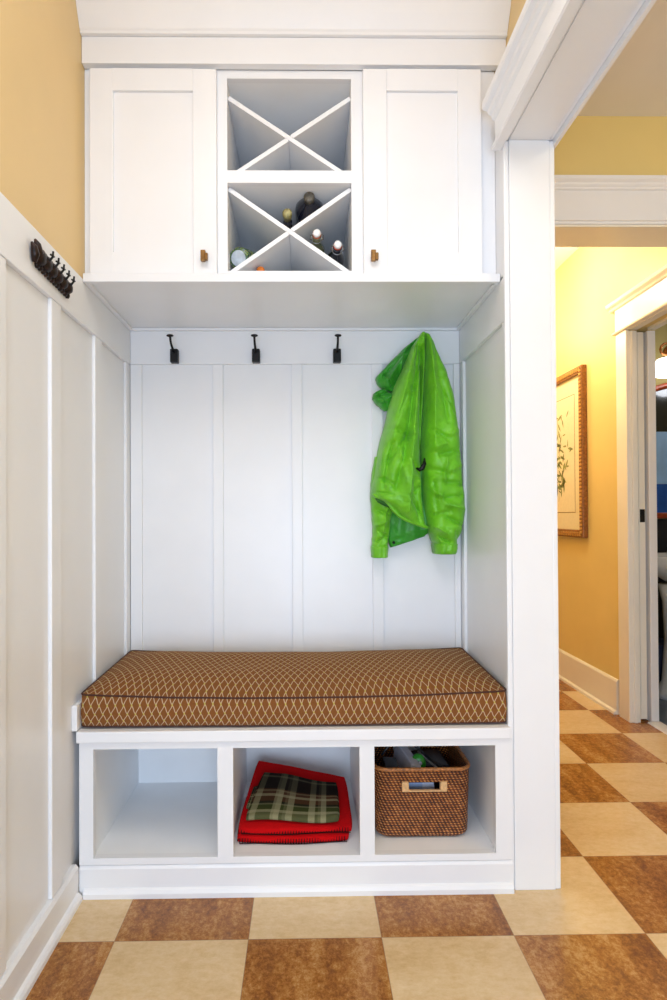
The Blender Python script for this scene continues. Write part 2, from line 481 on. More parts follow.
# header wall crossing the hall
struct('wall_header', B(0.6425, 1.9, 2.010, 2.150, 1.964, 2.4195), HALLYEL, 'golden wall above the opening across the hall')
prof = [(2.0095, 1.964), (1.998, 1.964), (1.998, 1.972), (1.992, 1.974), (1.992, 1.981), (1.997, 1.983), (1.997, 2.078), (1.990, 2.081), (1.990, 2.087), (1.984, 2.093),
        (1.982, 2.099), (1.972, 2.107), (1.972, 2.118), (2.0095, 2.118)]
ht = struct('trim_7', prism(bmesh.new(), prof, 'X', 0.6425, 1.9), WHITE, 'white head casing with crown above the hall opening', 'door frame')
link_mesh('soffit_board', B(0.6425, 1.9, 2.0, 2.155, 1.955, 1.9632, bev=0.001), CREAM, ht)
# far hall right wall with a doorway (Y 2.10 .. 2.735) and bathroom beyond
XW = 1.51
struct('wall_hall', B(XW, 1.64, 2.80, 4.4, 0.0, 2.42), HALLYEL, 'golden hall wall beside the doorway')
struct('wall_hall_over_door', B(XW, 1.64, 2.151, 2.80, 1.83, 2.42), HALLYEL, 'golden hall wall above the doorway')
struct('wall_hall_end', B(0.6425, XW, 4.3, 4.4, 0.0, 2.42), HALLYEL, 'golden wall at the far end of the hall')
struct('wall_hall_near', B(1.82, 1.9, REAR, 1.96, 0.0, 2.3445), HALLYEL, 'golden wall of the near hall')
bb = struct('baseboard_hall', prism(bmesh.new(), [(XW, 0), (XW - .014, 0), (XW - .014, 0.155), (XW - .008, 0.165), (XW, 0.165)], 'Y', 2.812, 4.3), CREAM, 'tall white baseboard on the hall wall', 'baseboard')
link_mesh('shoe_moulding', prism(bmesh.new(), [(XW - .014, 0), (XW - .028, 0), (XW - .026, .012), (XW - .014, .018)], 'Y', 2.815, 4.3), CREAM, bb)
# door casing
dc = struct('trim_8', B(1.496, XW, 2.700, 2.790, 0.0, 1.820, bev=0.002), CREAM, 'white casing around the bathroom doorway', 'door frame')
link_mesh('jamb', B(1.5102, 1.548, 2.700, 2.7995, 0.0, 1.815, bev=0.002), CREAM, dc)
link_mesh('jamb_stop', B(1.518, 1.534, 2.694, 2.700, 0.0, 1.814, bev=0.002), CREAM, dc)
link_mesh('inner_jamb', B(1.598, 1.634, 2.700, 2.7995, 0.0, 1.815, bev=0.002), WHITE, dc)
link_mesh('head_jamb', B(1.5102, 1.548, 2.2005, 2.6995, 1.818, 1.829), CREAM, dc)
link_mesh('head_jamb', B(1.598, 1.634, 2.2005, 2.6995, 1.818, 1.829), CREAM, dc)
prof = [(XW, 1.8205), (1.4945, 1.8205), (1.486, 1.823), (1.484, 1.829), (1.490, 1.834), (1.4945, 1.836), (XW, 1.836)]
link_mesh('head_bead', prism(bmesh.new(), prof, 'Y', 2.16, 2.808), CREAM, dc)
link_mesh('head_board', B(1.4955, XW, 2.16, 2.792, 1.8365, 1.9355), CREAM, dc)
prof = [(XW, 1.936), (1.4945, 1.936), (1.488, 1.941), (1.484, 1.949), (1.472, 1.960), (1.468, 1.973), (XW, 1.973)]
link_mesh('head_crown', prism(bmesh.new(), prof, 'Y', 2.16, 2.830), CREAM, dc)
# sliding pocket door, mostly inside the wall
pd = struct('door_1', B(1.556, 1.586, 2.712, 2.7995, 0.012, 1.812, bev=0.0015), CREAM, 'edge of the white pocket door slid into the wall', 'door')
link_mesh('latch', B(1.5595, 1.5825, 2.7095, 2.7118, 0.925, 0.985, bev=0.0008), BLACK, pd)
struct('trim_9', prism(bmesh.new(), [(1.575, 0.0005), (1.640, 0.0005), (1.634, 0.007), (1.581, 0.007)], 'Y', 2.2005, 2.695), WHITE, 'white threshold strip in the bathroom doorway', 'threshold')
struct('wall_hall_front', B(XW, 1.64, 2.1505, 2.185, 0.0, 1.8295), HALLYEL, 'narrow strip of wall at the near side of the bathroom doorway')
link_mesh('near_casing', B(1.496, 1.5095, 2.156, 2.205, 0.0, 1.820, bev=0.002), CREAM, dc)
link_mesh('near_jamb', B(1.5102, 1.640, 2.1855, 2.200, 0.0, 1.815, bev=0.002), CREAM, dc)
# bathroom shell
struct('floor_bathroom', B(1.64, 3.1, 2.0, 3.42, -0.03, 0.001), BATHFLOOR, 'slate blue bathroom floor', 'floor')
struct('wall_bathroom_back', B(1.6405, 3.2, 3.40, 3.5, 0.0, 2.42), OLIVE, 'olive bathroom wall behind the sink')
struct('trim_11', B(1.6405, 3.1, 3.385, 3.3995, 0.0015, 0.93), plain('dark_wainscot', (0.012, 0.014, 0.022), 0.5), 'dark wainscot behind the bathroom sink', 'paneling')
struct('wall_bathroom_side', B(3.1, 3.2, 2.0, 3.4, 0.0, 2.42), OLIVE, 'olive bathroom side wall')
struct('wall_bathroom_near', B(1.91, 3.1, 2.0, 2.1, 0.0, 2.42), OLIVE, 'olive bathroom near wall')

# ================================================================== STORAGE BENCH
bench = thing('storage_bench', 'white built-in storage bench with three open cubbies at the foot of the nook', 'bench', (-0.025, 1.505, 0.0))
FY = 1.512
link_mesh('bench_top', B(-0.582, 0.5275, 1.502, 1.977, 0.3925, 0.4215, bev=0.003), WHITE, bench)
bm = bmesh.new()
for x0, x1 in ((-0.577, -0.5415), (-0.2255, -0.1855), (0.1385, 0.1765), (0.4885, 0.531)):
    box(bm, x0, x1, FY, FY + 0.02, 0.0805, 0.392)
for x0, x1 in ((-0.5415, -0.2255), (-0.1855, 0.1385), (0.1765, 0.4885)):
    box(bm, x0, x1, FY, FY + 0.02, 0.0805, 0.0975)
    box(bm, x0, x1, FY, FY + 0.02, 0.374, 0.392)
bmesh.ops.remove_doubles(bm, verts=bm.verts, dist=1e-5)
link_mesh('face_frame', bm, WHITE, bench)
for x0, x1, nm in ((-0.577, -0.5455, 'side_panel'), (-0.218, -0.193, 'divider'), (0.146, 0.169, 'divider'), (0.4925, 0.5275, 'side_panel')):
    link_mesh(nm, B(x0, x1, FY + 0.0205, 1.935, 0.08, 0.392), WHITE_IN, bench)
link_mesh('cubby_floor', B(-0.577, 0.5275, FY + 0.0205, 1.95, 0.0725, 0.0965), WHITE_IN, bench)
link_mesh('back_panel', B(-0.577, 0.5275, 1.9355, 1.948, 0.0965, 0.392), WHITE_IN, bench)
link_mesh('kick_board', prism(bmesh.new(), [(FY + .02, 0.0), (FY - .001, 0.0), (FY - .001, 0.070), (FY + .003, 0.078), (FY + .02, 0.080)], 'X', -0.577, 0.531), WHITE, bench)
link_mesh('shoe_moulding', prism(bmesh.new(), [(FY - .001, 0.0), (FY - .0105, 0.0), (FY - .0105, 0.012), (FY - .006, 0.020), (FY - .001, 0.023)], 'X', -0.5645, 0.531), WHITE, bench)
cl = struct('trim_10', B(-0.5945, -0.580, 1.506, 1.975, 0.422, 0.487, bev=0.002), WHITE, 'white cleat on the left wall at the end of the cushion', 'trim')

# ================================================================== CUSHION
cush = thing('bench_cushion', 'long brown box cushion with cream diamond lattice on the bench', 'cushion', (-0.03, 1.74, 0.422))
CX0, CX1, CY0, CY1, CZ0, CZ1 = -0.5785, 0.524, 1.524, 1.968, 0.4245, 0.497
def cush_surface(s, t):
    pass
bm = bmesh.new()
NX, NY, NZ = 56, 22, 6
def cpt(u, v, w):      # u,v,w in 0..1
    x = CX0 + (CX1 - CX0) * u
    y = CY0 + (CY1 - CY0) * v
    z = CZ0 + (CZ1 - CZ0) * w
    # rounded vertical corners
    rx, ry = 0.014, 0.014
    dx = min(x - CX0, CX1 - x); dy = min(y - CY0, CY1 - y)
    if dx < rx and dy < ry:
        ex, ey = 1 - dx / rx, 1 - dy / ry
        m_ = max(ex, ey); l_ = math.hypot(ex, ey)
        k = m_ / l_ if l_ > 0 else 1
        ex2, ey2 = ex * k, ey * k
        sx = 1 if x > (CX0 + CX1) / 2 else -1; sy = 1 if y > (CY0 + CY1) / 2 else -1
        x = (CX1 if sx > 0 else CX0) - sx * rx * (1 - ex2)
        y = (CY1 if sy > 0 else CY0) - sy * ry * (1 - ey2)
    # belly of the sides and sag/crown of the top
    if w > 0.5:
        crown = (1 - (2 * u - 1) ** 6) * (1 - (2 * v - 1) ** 4)
        z += 0.032 * (1 - (2 * u - 1) ** 8) * (1 - abs(2 * v - 1) ** 3) * (w - .5) * 2 + 0.010 * v * (w - .5) * 2
        z += 0.013 * (abs(2 * u - 1) ** 2.2) * (w - .5) * 2
        z += 0.004 * noise.noise(Vector((u * 7, v * 4, 0.3))) * (w - .5) * 2 * crown
    else:
        z += 0.0025 * (abs(2 * u - 1) ** 2) * (1 - w * 2) * (1 - v)
    by = 0.0055 * math.sin(PI * w)
    if v < 0.001: y -= by + 0.002 * noise.noise(Vector((u * 12, w * 2, 5)))
    if v > 0.999: y += by
    if u < 0.001: x -= by * .5
    if u > 0.999: x += by * .5
    return (x, y, z)
vmap = {}
def gv(i, j, k):
    key = (i, j, k)
    if key not in vmap:
        vmap[key] = bm.verts.new(cpt(ul[i], vl[j], k / NZ))
    return vmap[key]
def knots(n, L):
    base = [0, 0.005 / L, 0.012 / L, 0.020 / L, 0.030 / L]
    mid = [0.030 / L + (1 - 0.060 / L) * i / (n - 8) for i in range(1, n - 8)]
    return base + mid + [1 - b_ for b_ in base[::-1]]
ul = knots(NX, CX1 - CX0); vl = knots(NY, CY1 - CY0)
NX, NY = len(ul) - 1, len(vl) - 1
for i in range(NX):
    for j in range(NY):
        bm.faces.new((gv(i, j, NZ), gv(i + 1, j, NZ), gv(i + 1, j + 1, NZ), gv(i, j + 1, NZ)))
        bm.faces.new((gv(i, j, 0), gv(i, j + 1, 0), gv(i + 1, j + 1, 0), gv(i + 1, j, 0)))
for k in range(NZ):
    for i in range(NX):
        for j in (0, NY):
            bm.faces.new((gv(i, j, k), gv(i + 1, j, k), gv(i + 1, j, k + 1), gv(i, j, k + 1)))
    for j in range(NY):
        for i in (0, NX):
            bm.faces.new((gv(i, j, k), gv(i, j + 1, k), gv(i, j + 1, k + 1), gv(i, j, k + 1)))
o = link_mesh('cushion_cover', bm, CUSH, cush, True)
def rim(k):
    pts = []
    w = k / NZ
    for i in range(0, NX + 1): pts.append(cpt(ul[i], 0, w))
    for j in range(1, NY + 1): pts.append(cpt(1, vl[j], w))
    for i in range(NX - 1, -1, -1): pts.append(cpt(ul[i], 1, w))
    for j in range(NY - 1, 0, -1): pts.append(cpt(0, vl[j], w))
    return pts
def dedupe(pts):
    out = []
    for p in pts:
        p = Vector(p)
        if not out or (p - out[-1]).length > 0.002: out.append(p)
    return out
link_mesh('top_piping', tube(bmesh.new(), dedupe(rim(NZ)), 0.0024, 8, closed=True), PIPING, cush, True)
pb = [p + Vector((0, 0, 0.002)) for p in dedupe(rim(0))]
link_mesh('bottom_piping', tube(bmesh.new(), pb, 0.002, 8, closed=True), PIPING, cush, True)

# ================================================================== WALL CABINET
cab = thing('wall_cabinet', 'white wall cabinet above the nook with two panelled doors and two crossed wine cubbies', 'cabinet', (-0.03, 1.595, 1.60))
bm = bmesh.new()
FYc = 1.595
def ff(x0, x1, z0, z1): box(bm, x0, x1, FYc, FYc + 0.018, z0, z1)
ZT = 2.1835
ff(-0.5915, -0.5715, 1.612, ZT); ff(-0.238, -0.205, 1.612, ZT); ff(0.133, 0.168, 1.612, ZT); ff(0.480, 0.5275, 1.612, ZT)
ff(-0.205, 0.133, 1.612, 1.634); ff(-0.205, 0.133, 1.875, 1.909); ff(-0.205, 0.133, 2.161, ZT)
ff(-0.5715, -0.238, 1.612, 1.622); ff(-0.5715, -0.238, 2.165, ZT)
ff(0.168, 0.480, 1.612, 1.622); ff(0.168, 0.480, 2.165, ZT)
link_mesh('face_frame', bm, WHITE, cab)
bm = bmesh.new()
yb0, yb1 = FYc + 0.0182, 1.976
box(bm, -0.5915, -0.578, yb0, yb1, 1.612, 2.20); box(bm, 0.512, 0.5275, yb0, yb1, 1.612, 2.20)
box(bm, -0.578, 0.512, yb0, yb1, 2.184, 2.20); box(bm, -0.578, 0.512, 1.960, yb1, 1.612, 2.184)
link_mesh('carcass', bm, WHITE_IN, cab)
link_mesh('shelf_nosing', B(-0.583, 0.5265, 1.556, 1.572, 1.589, 1.6118, bev=0.002), WHITE, cab)
link_mesh('bottom_shelf', B(-0.583, 0.5265, 1.5722, 1.9785, 1.5975, 1.6115, bev=0.002), WHITE, cab)
bm = bmesh.new()
for x0, x1 in ((-0.220, -0.2055), (0.1335, 0.148)):
    box(bm, x0, x1, yb0, 1.9595, 1.618, 2.170)
box(bm, -0.2055, 0.1335, yb0, 1.9595, 1.618, 1.6335)
box(bm, -0.2055, 0.1335, yb0, 1.9595, 1.8755, 1.9085)
box(bm, -0.2055, 0.1335, yb0, 1.9595, 2.1615, 2.172)
link_mesh('cubby_box', bm, WHITE_IN, cab)
def board(p, q, name='cross_board', th=0.0115):
    p, q = Vector((p[0], 0, p[1])), Vector((q[0], 0, q[1]))
    d = (q - p).normalized(); n = Vector((-d.z, 0, d.x)) * th / 2
    c = [p + n, q + n, q - n, p - n]
    return prism(bmesh.new(), [(a.x, a.z) for a in c], 'Y', yb0 + 0.0015, 1.958)
def cross(zt, zb, xr, xl):
    cx, cz = -0.036, None
    a, b_ = (-0.2045, zt), (xr, zb)
    c, d = (0.1325, zt), (xl, zb)
    link_mesh('cross_board', board(a, b_), WHITE, cab)
    # the second board is cut where it meets the first
    den = (a[0] - b_[0]) * (c[1] - d[1]) - (a[1] - b_[1]) * (c[0] - d[0])
    t = ((a[0] - c[0]) * (c[1] - d[1]) - (a[1] - c[1]) * (c[0] - d[0])) / den
    P = Vector((a[0] + t * (b_[0] - a[0]), a[1] + t * (b_[1] - a[1])))
    for e in (c, d):
        dv = (Vector(e) - P).normalized()
        q = P + dv * 0.0064
        link_mesh('cross_board', board(e, (q.x, q.y)), WHITE, cab)
cross(2.122, 1.9135, 0.110, -0.182)
cross(1.869, 1.639, 0.124, -0.196)
def door(x0, x1, z0, z1, px0, px1, pz0, pz1):
    bm = bmesh.new()
    ya, yb = 1.575, 1.594
    m = 0.0012
    box(bm, x0, px0, ya, yb, z0, z1, bev=m); box(bm, px1, x1, ya, yb, z0, z1, bev=m)
    box(bm, px0, px1, ya, yb, z0, pz0, bev=0); box(bm, px0, px1, ya, yb, pz1, z1, bev=0)
    box(bm, px0, px1, ya + 0.008, yb - 0.002, pz0, pz1, bev=0)
    return link_mesh('door', bm, WHITE, cab)
dl = door(-0.571, -0.232, 1.615, 2.1725, -0.509, -0.295, 1.676, 2.113)
dr = door(0.164, 0.4845, 1.617, 2.175, 0.228, 0.421, 1.676, 2.116)
def knob(par, x, z):
    bm = B(x - 0.0065, x + 0.0065, 1.556, 1.566, z - 0.015, z + 0.015, bev=0.002)
    box(bm, x + 0.0045, x + 0.013, 1.553, 1.564, z - 0.013, z + 0.006, bev=0.002)
    lathe(bm, [(0, 0.006), (0.012, 0.005)], (x, 1.5748, z), (0, -1, 0), 12)
    k = link_mesh('knob', bm, BRONZE, par); return k
knob(dl, -0.266, 1.660); knob(dr, 0.188, 1.661)
link_mesh('frieze_board', B(-0.5915, 0.5525, 1.572, 1.594, 2.1838, 2.2560, bev=0.0015), WHITE, cab)
prof = [(1.594, 2.2565), (1.562, 2.2565), (1.562, 2.264), (1.558, 2.268), (1.541, 2.300), (1.520, 2.345), (1.498, 2.388), (1.480, 2.415), (1.594, 2.415)]
link_mesh('crown_moulding', prism(bmesh.new(), prof, 'X', -0.5915, 0.5525), WHITE, cab)
link_mesh('scribe_strip', B(-0.5825, 0.5275, 1.966, 1.9785, 1.5885, 1.597, bev=0.001), WHITE, cab)
link_mesh('scribe_strip', B(-0.5825, -0.571, 1.5725, 1.9655, 1.5885, 1.597, bev=0.001), WHITE, cab)
link_mesh('scribe_strip', B(0.516, 0.5275, 1.5725, 1.9655, 1.5885, 1.597, bev=0.001), WHITE, cab)

# ================================================================== COAT HOOKS
def make_hook(x, label):
    t = thing('coat_hook', label, 'hook', (x, 1.979, 1.498), 'black iron hooks on the nook rail')
    bm = B(x - 0.013, x + 0.013, 1.952, 1.9785, 1.478, 1.523, bev=0.003)
    link_mesh('mounting_block', bm, BLACK, t)
    pts = [(x, 1.950, 1.512), (x, 1.930, 1.520), (x, 1.914, 1.527), (x, 1.904, 1.537), (x, 1.900, 1.547)]
    link_mesh('prong', tube(bmesh.new(), pts, [0.0048, 0.0042, 0.0038, 0.0036, 0.004], 10), BLACK, t, True)
    link_mesh('knob', lathe(bmesh.new(), [(0, 0.004), (0.002, 0.010), (0.005, 0.0118), (0.008, 0.009), (0.0095, 0.002)], (x, 1.899, 1.545), (0, -0.2, 1), 14), BLACK, t, True)
    return t
hooks = []
proto = make_hook(-0.431, 'leftmost black iron coat hook on the white rail, nearest the left wall')
def dup(root, loc, label, group=None):
    r = root.copy(); COL.objects.link(r); r.location = loc; r['label'] = label
    if group: r['group'] = group
    for ch in list(root.children):
        c = ch.copy(); COL.objects.link(c); c.parent = r
        for g in ch.children:
            d = g.copy(); COL.objects.link(d); d.parent = c
    return r
dup(proto, (-0.159, 1.979, 1.498), 'middle black iron coat hook of the three bare ones on the white rail')
dup(proto, (0.112, 1.979, 1.498), 'bare black iron coat hook on the white rail nearest the green jacket')
dup(proto, (0.396, 1.979, 1.490), 'black iron coat hook that the green jacket hangs from')

# ================================================================== IRON KEY RACK (left wall rail)
rack = thing('key_rack', 'rusty cast iron key rack with small hooks on the left wall rail', 'rack', (-0.583, 1.36, 1.535))
RX = -0.5825
def rp(t):  # along the rack, t 0 (near camera) .. 1
    return 1.272 + 0.178 * t, 1.537 - 0.012 * t
bm = bmesh.new()
n = 6
for i in range(n):
    y, z = rp((i + 0.5) / n)
    h = 0.024 - 0.001 * i
    lathe(bm, [(0, 0.6 * h), (0.003, 0.72 * h), (0.010, 0.80 * h), (0.017, 0.6 * h), (0.020, 0.2 * h)], (RX, y, z), (1, 0, 0), 12)
    lathe(bm, [(0, 0.008), (0.006, 0.0085), (0.009, 0.004)], (RX, y + 0.004, z + h * 0.75), (1, 0, 0), 10)
    lathe(bm, [(0, 0.007), (0.006, 0.0075), (0.009, 0.003)], (RX, y - 0.004, z - h * 0.78), (1, 0, 0), 10)
    lathe(bm, [(0, 0.007), (0.006, 0.0075), (0.009, 0.003)], (RX, y + 0.010, z - h * 0.80), (1, 0, 0), 10)
y0, z0 = rp(0); y1, z1 = rp(1)
prism(bm, [(y0 - 0.004, z0 - 0.012), (y1 + .004, z1 - 0.010), (y1 + .004, z1 + 0.010), (y0 - .004, z0 + 0.012)], 'X', RX, RX + 0.006)
link_mesh('back_plate', bm, IRON, rack, True)
bm = bmesh.new()   # leaf-like head at the near end
for (dy, dz, r1, l) in ((0.004, 0.010, 0.010, 0.026), (-0.012, 0.000, 0.009, 0.022)):
    pts = [(RX + 0.006, y0 + dy + 0.004, z0 + dz - 0.022), (RX + 0.010, y0 + dy, z0 + dz - 0.006), (RX + 0.009, y0 + dy - 0.005, z0 + dz + l * .4), (RX + 0.006, y0 + dy - 0.010, z0 + dz + l * .75)]
    tube(bm, pts, [0.005, r1, r1 * 0.75, 0.002], 10)
link_mesh('finial', bm, IRON, rack, True)
for i in range(5):
    y, z = rp((i + 1.25) / n)
    bm = tube(bmesh.new(), [(RX + 0.004, y, z + 0.004), (RX + 0.020, y, z + 0.004), (RX + 0.026, y, z + 0.012), (RX + 0.027, y, z + 0.024)], [0.003, 0.003, 0.0026, 0.0022], 8)
    tube(bm, [(RX + 0.024, y - 0.007, z + 0.014), (RX + 0.026, y, z + 0.014), (RX + 0.026, y + 0.007, z + 0.015)], 0.0022, 8)
    link_mesh('hook', bm, BLACK, rack, True)

# ================================================================== GREEN JACKET
jk = thing('hanging_jacket', 'lime green nylon rain jacket hanging from the right-hand hook in the nook', 'jacket', (0.388, 1.93, 1.552))
def interp(rows, t):
    n_ = len(rows) - 1
    f = t * n_; i = min(int(f), n_ - 1); f -= i
    def cr(a, b, c, d):
        return 0.5 * ((2 * b) + (-a + c) * f + (2 * a - 5 * b + 4 * c - d) * f * f + (-a + 3 * b - 3 * c + d) * f ** 3)
    p0 = rows[max(i - 1, 0)]; p1 = rows[i]; p2 = rows[i + 1]; p3 = rows[min(i + 2, n_)]
    return [cr(a, b, c, d) for a, b, c, d in zip(p0, p1, p2, p3)]
# creases: (x0, z0, x1, z1, height, half width)
CREASE_BODY = [(0.381, 1.549, 0.33, 1.413, 0.012, 0.016), (0.33, 1.413, 0.281, 1.212, 0.012, 0.018), (0.372, 1.527, 0.35, 1.37, -0.016, 0.01), (0.35, 1.37, 0.33, 1.212, -0.014, 0.012), (0.33, 1.212, 0.294, 1.054, -0.012, 0.012), (0.366, 1.422, 0.345, 1.229, 0.012, 0.012), (0.345, 1.229, 0.33, 0.979, 0.013, 0.014), (0.348, 1.071, 0.37, 0.949, -0.01, 0.01), (0.263, 1.247, 0.339, 1.22, -0.007, 0.006), (0.272, 1.142, 0.339, 1.234, -0.008, 0.007), (0.236, 1.089, 0.29, 1.063, -0.007, 0.006), (0.281, 1.194, 0.254, 1.054, -0.008, 0.008), (0.339, 1.142, 0.37, 1.089, -0.008, 0.007), (0.366, 1.089, 0.406, 0.984, 0.01, 0.01), (0.339, 1.019, 0.401, 0.94, -0.008, 0.006), (0.325, 1.343, 0.29, 1.264, -0.006, 0.006), (0.299, 1.413, 0.272, 1.282, 0.006, 0.008), (0.303, 1.177, 0.321, 1.071, 0.008, 0.01), (0.381, 1.501, 0.381, 1.142, -0.03, 0.01), (0.254, 1.177, 0.236, 1.106, 0.006, 0.008), (0.229, 1.043, 0.281, 1.033, -0.004, 0.003), (0.334, 1.028, 0.381, 1.063, -0.007, 0.006)]
CREASE_SLEEVE = [(0.401, 1.545, 0.415, 1.37, 0.01, 0.012), (0.415, 1.37, 0.415, 1.194, 0.008, 0.012), (0.441, 1.37, 0.459, 1.264, -0.006, 0.008), (0.41, 1.405, 0.477, 1.413, -0.003, 0.002), (0.441, 1.361, 0.511, 1.256, -0.003, 0.002), (0.406, 1.238, 0.459, 1.212, -0.008, 0.006), (0.459, 1.22, 0.513, 1.247, 0.007, 0.007), (0.401, 1.177, 0.45, 1.194, 0.008, 0.007), (0.433, 1.159, 0.504, 1.177, -0.008, 0.006), (0.397, 1.115, 0.459, 1.098, -0.009, 0.007), (0.459, 1.106, 0.522, 1.133, 0.008, 0.007), (0.441, 1.071, 0.517, 1.063, -0.009, 0.006), (0.401, 1.054, 0.441, 1.019, 0.008, 0.008), (0.433, 1.019, 0.504, 1.028, -0.009, 0.006), (0.45, 1.001, 0.522, 0.984, 0.008, 0.007), (0.415, 0.966, 0.468, 0.979, -0.008, 0.006), (0.459, 0.957, 0.517, 0.931, -0.009, 0.007), (0.415, 0.931, 0.459, 0.905, 0.007, 0.007), (0.433, 0.9, 0.468, 0.878, -0.007, 0.005), (0.486, 0.913, 0.504, 0.878, -0.006, 0.005), (0.482, 1.37, 0.499, 1.264, 0.006, 0.01), (0.455, 1.142, 0.441, 1.071, 0.007, 0.008), (0.415, 1.071, 0.424, 0.984, -0.006, 0.008)]
CREASE_LOW = [(0.236, 0.984, 0.281, 0.966, -0.006, 0.006), (0.232, 0.931, 0.272, 0.949, 0.006, 0.006), (0.245, 0.913, 0.281, 0.887, -0.006, 0.005), (0.236, 0.878, 0.263, 0.896, -0.005, 0.004), (0.272, 1.001, 0.254, 0.896, 0.006, 0.008)]
CREASE_HOOD = [(0.361, 1.527, 0.263, 1.422, -0.01, 0.008), (0.343, 1.519, 0.281, 1.413, 0.01, 0.008), (0.366, 1.519, 0.294, 1.387, -0.01, 0.008), (0.316, 1.484, 0.316, 1.396, 0.008, 0.008), (0.263, 1.44, 0.29, 1.387, -0.007, 0.005), (0.352, 1.501, 0.339, 1.422, 0.008, 0.007)]
CREASE_BRIM = [(0.236, 1.352, 0.29, 1.378, -0.007, 0.005), (0.254, 1.334, 0.299, 1.361, 0.006, 0.005), (0.24, 1.37, 0.272, 1.33, -0.004, 0.003)]
def crease_y(x, z, lst):
    tot = 0.0
    for x0, z0, x1, z1, am, hw in lst:
        dx, dz = x1 - x0, z1 - z0
        L2 = dx * dx + dz * dz
        t = ((x - x0) * dx + (z - z0) * dz) / L2
        tc_ = min(1, max(0, t))
        d = math.hypot(x - x0 - dx * tc_, z - z0 - dz * tc_)
        tot += am * math.exp(-(d / hw) ** 1.35) * (1.0 if 0.12 < t < 0.88 else 0.75)
    return tot * 2.1
def lobe(name, mat, rows, seed, nr=60, nc=30, fold=0.010, ffreq=3.0, crease=0.006, diag=0.0, par=None, power=3.2, hollow=False, creases=()):
    """rows: (xL, zL, xR, zR, thickness, Yback). Cross-sections joining a left and a right point."""
    bm = bmesh.new(); rings = []
    for a in range(nr + 1):
        t = a / nr
        xl, zl, xr, zr, th, yb = interp(rows, t)
        th = max(th, 0.002)
        ring = []
        for c in range(nc + 1):
            s = c / nc; u = 2 * s - 1
            prof_ = (1 - abs(u) ** power) ** 0.5 if abs(u) < 1 else 0
            x = xl + (xr - xl) * s; z = zl + (zr - zl) * s
            w = math.hypot(xr - xl, zr - zl)
            fl = fold * math.sin(ffreq * 2 * PI * s + seed * 1.7 + 1.6 * t + 1.5 * noise.noise(Vector((s * 2, t * 2.5, seed)))) * prof_ * min(1, w / 0.08)
            q = Vector((x * 13 + z * diag * 16, z * 22 - x * diag * 10, seed * 3.1))
            cr_ = crease * (1 - 2.2 * abs(noise.noise(q))) * prof_
            cr2 = crease * 0.55 * (1 - 2.2 * abs(noise.noise(q * 2.1 + Vector((3, 1, 7))))) * prof_
            y = yb - th * prof_ - fl - cr_ - cr2 - crease_y(x, z, creases) * min(1, prof_ * 1.15)
            edge = 0.0025 * noise.noise(Vector((t * 14, u * 3, seed + 9)))
            ring.append(bm.verts.new((x + edge * u, y, z)))
        nb = 8
        for c in range(1, nb):
            s = 1 - c / nb; u = 2 * s - 1
            x = xl + (xr - xl) * s; z = zl + (zr - zl) * s
            bo = (1 - u * u) ** .5
            y = yb + 0.006 * bo - (th * 0.55 * bo if hollow and t > 0.9 else 0)
            ring.append(bm.verts.new((x, y, z)))
        rings.append(ring)
    m_ = len(rings[0])
    for a in range(nr):
        for c in range(m_):
            bm.faces.new((rings[a][c], rings[a][(c + 1) % m_], rings[a + 1][(c + 1) % m_], rings[a + 1][c]))
    bm.faces.new(rings[0]); bm.faces.new(rings[-1][::-1])
    return link_mesh(name, bm, mat, par or jk, True)
# dark inner back panel, lowest layer
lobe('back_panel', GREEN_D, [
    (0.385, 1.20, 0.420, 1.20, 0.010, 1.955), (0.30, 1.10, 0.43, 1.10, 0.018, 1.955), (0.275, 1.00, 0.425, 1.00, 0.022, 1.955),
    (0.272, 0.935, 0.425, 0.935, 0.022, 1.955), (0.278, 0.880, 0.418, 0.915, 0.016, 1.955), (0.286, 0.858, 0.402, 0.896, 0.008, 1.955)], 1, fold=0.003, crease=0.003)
# left sleeve, hanging behind the body
ls = lobe('left_sleeve', GREEN, [
    (0.235, 1.16, 0.300, 1.16, 0.030, 1.958), (0.222, 1.08, 0.300, 1.08, 0.040, 1.958), (0.220, 1.02, 0.300, 1.01, 0.045, 1.958), (0.224, 0.96, 0.290, 0.965, 0.044, 1.958),
    (0.226, 0.915, 0.284, 0.930, 0.042, 1.958), (0.224, 0.885, 0.280, 0.890, 0.038, 1.958), (0.223, 0.862, 0.277, 0.864, 0.034, 1.958)], 2, nr=90, nc=40, fold=0.003, ffreq=1.5, crease=0.004, diag=0.6, creases=CREASE_LOW)
lobe('cuff', GREEN, [(0.2215, 0.864, 0.2790, 0.864, 0.038, 1.9585), (0.2205, 0.858, 0.2795, 0.858, 0.040, 1.9585), (0.2215, 0.835, 0.2780, 0.834, 0.039, 1.9585), (0.2225, 0.826, 0.2770, 0.826, 0.036, 1.9585)], 3, nr=12, fold=0.002, crease=0.002, hollow=True)
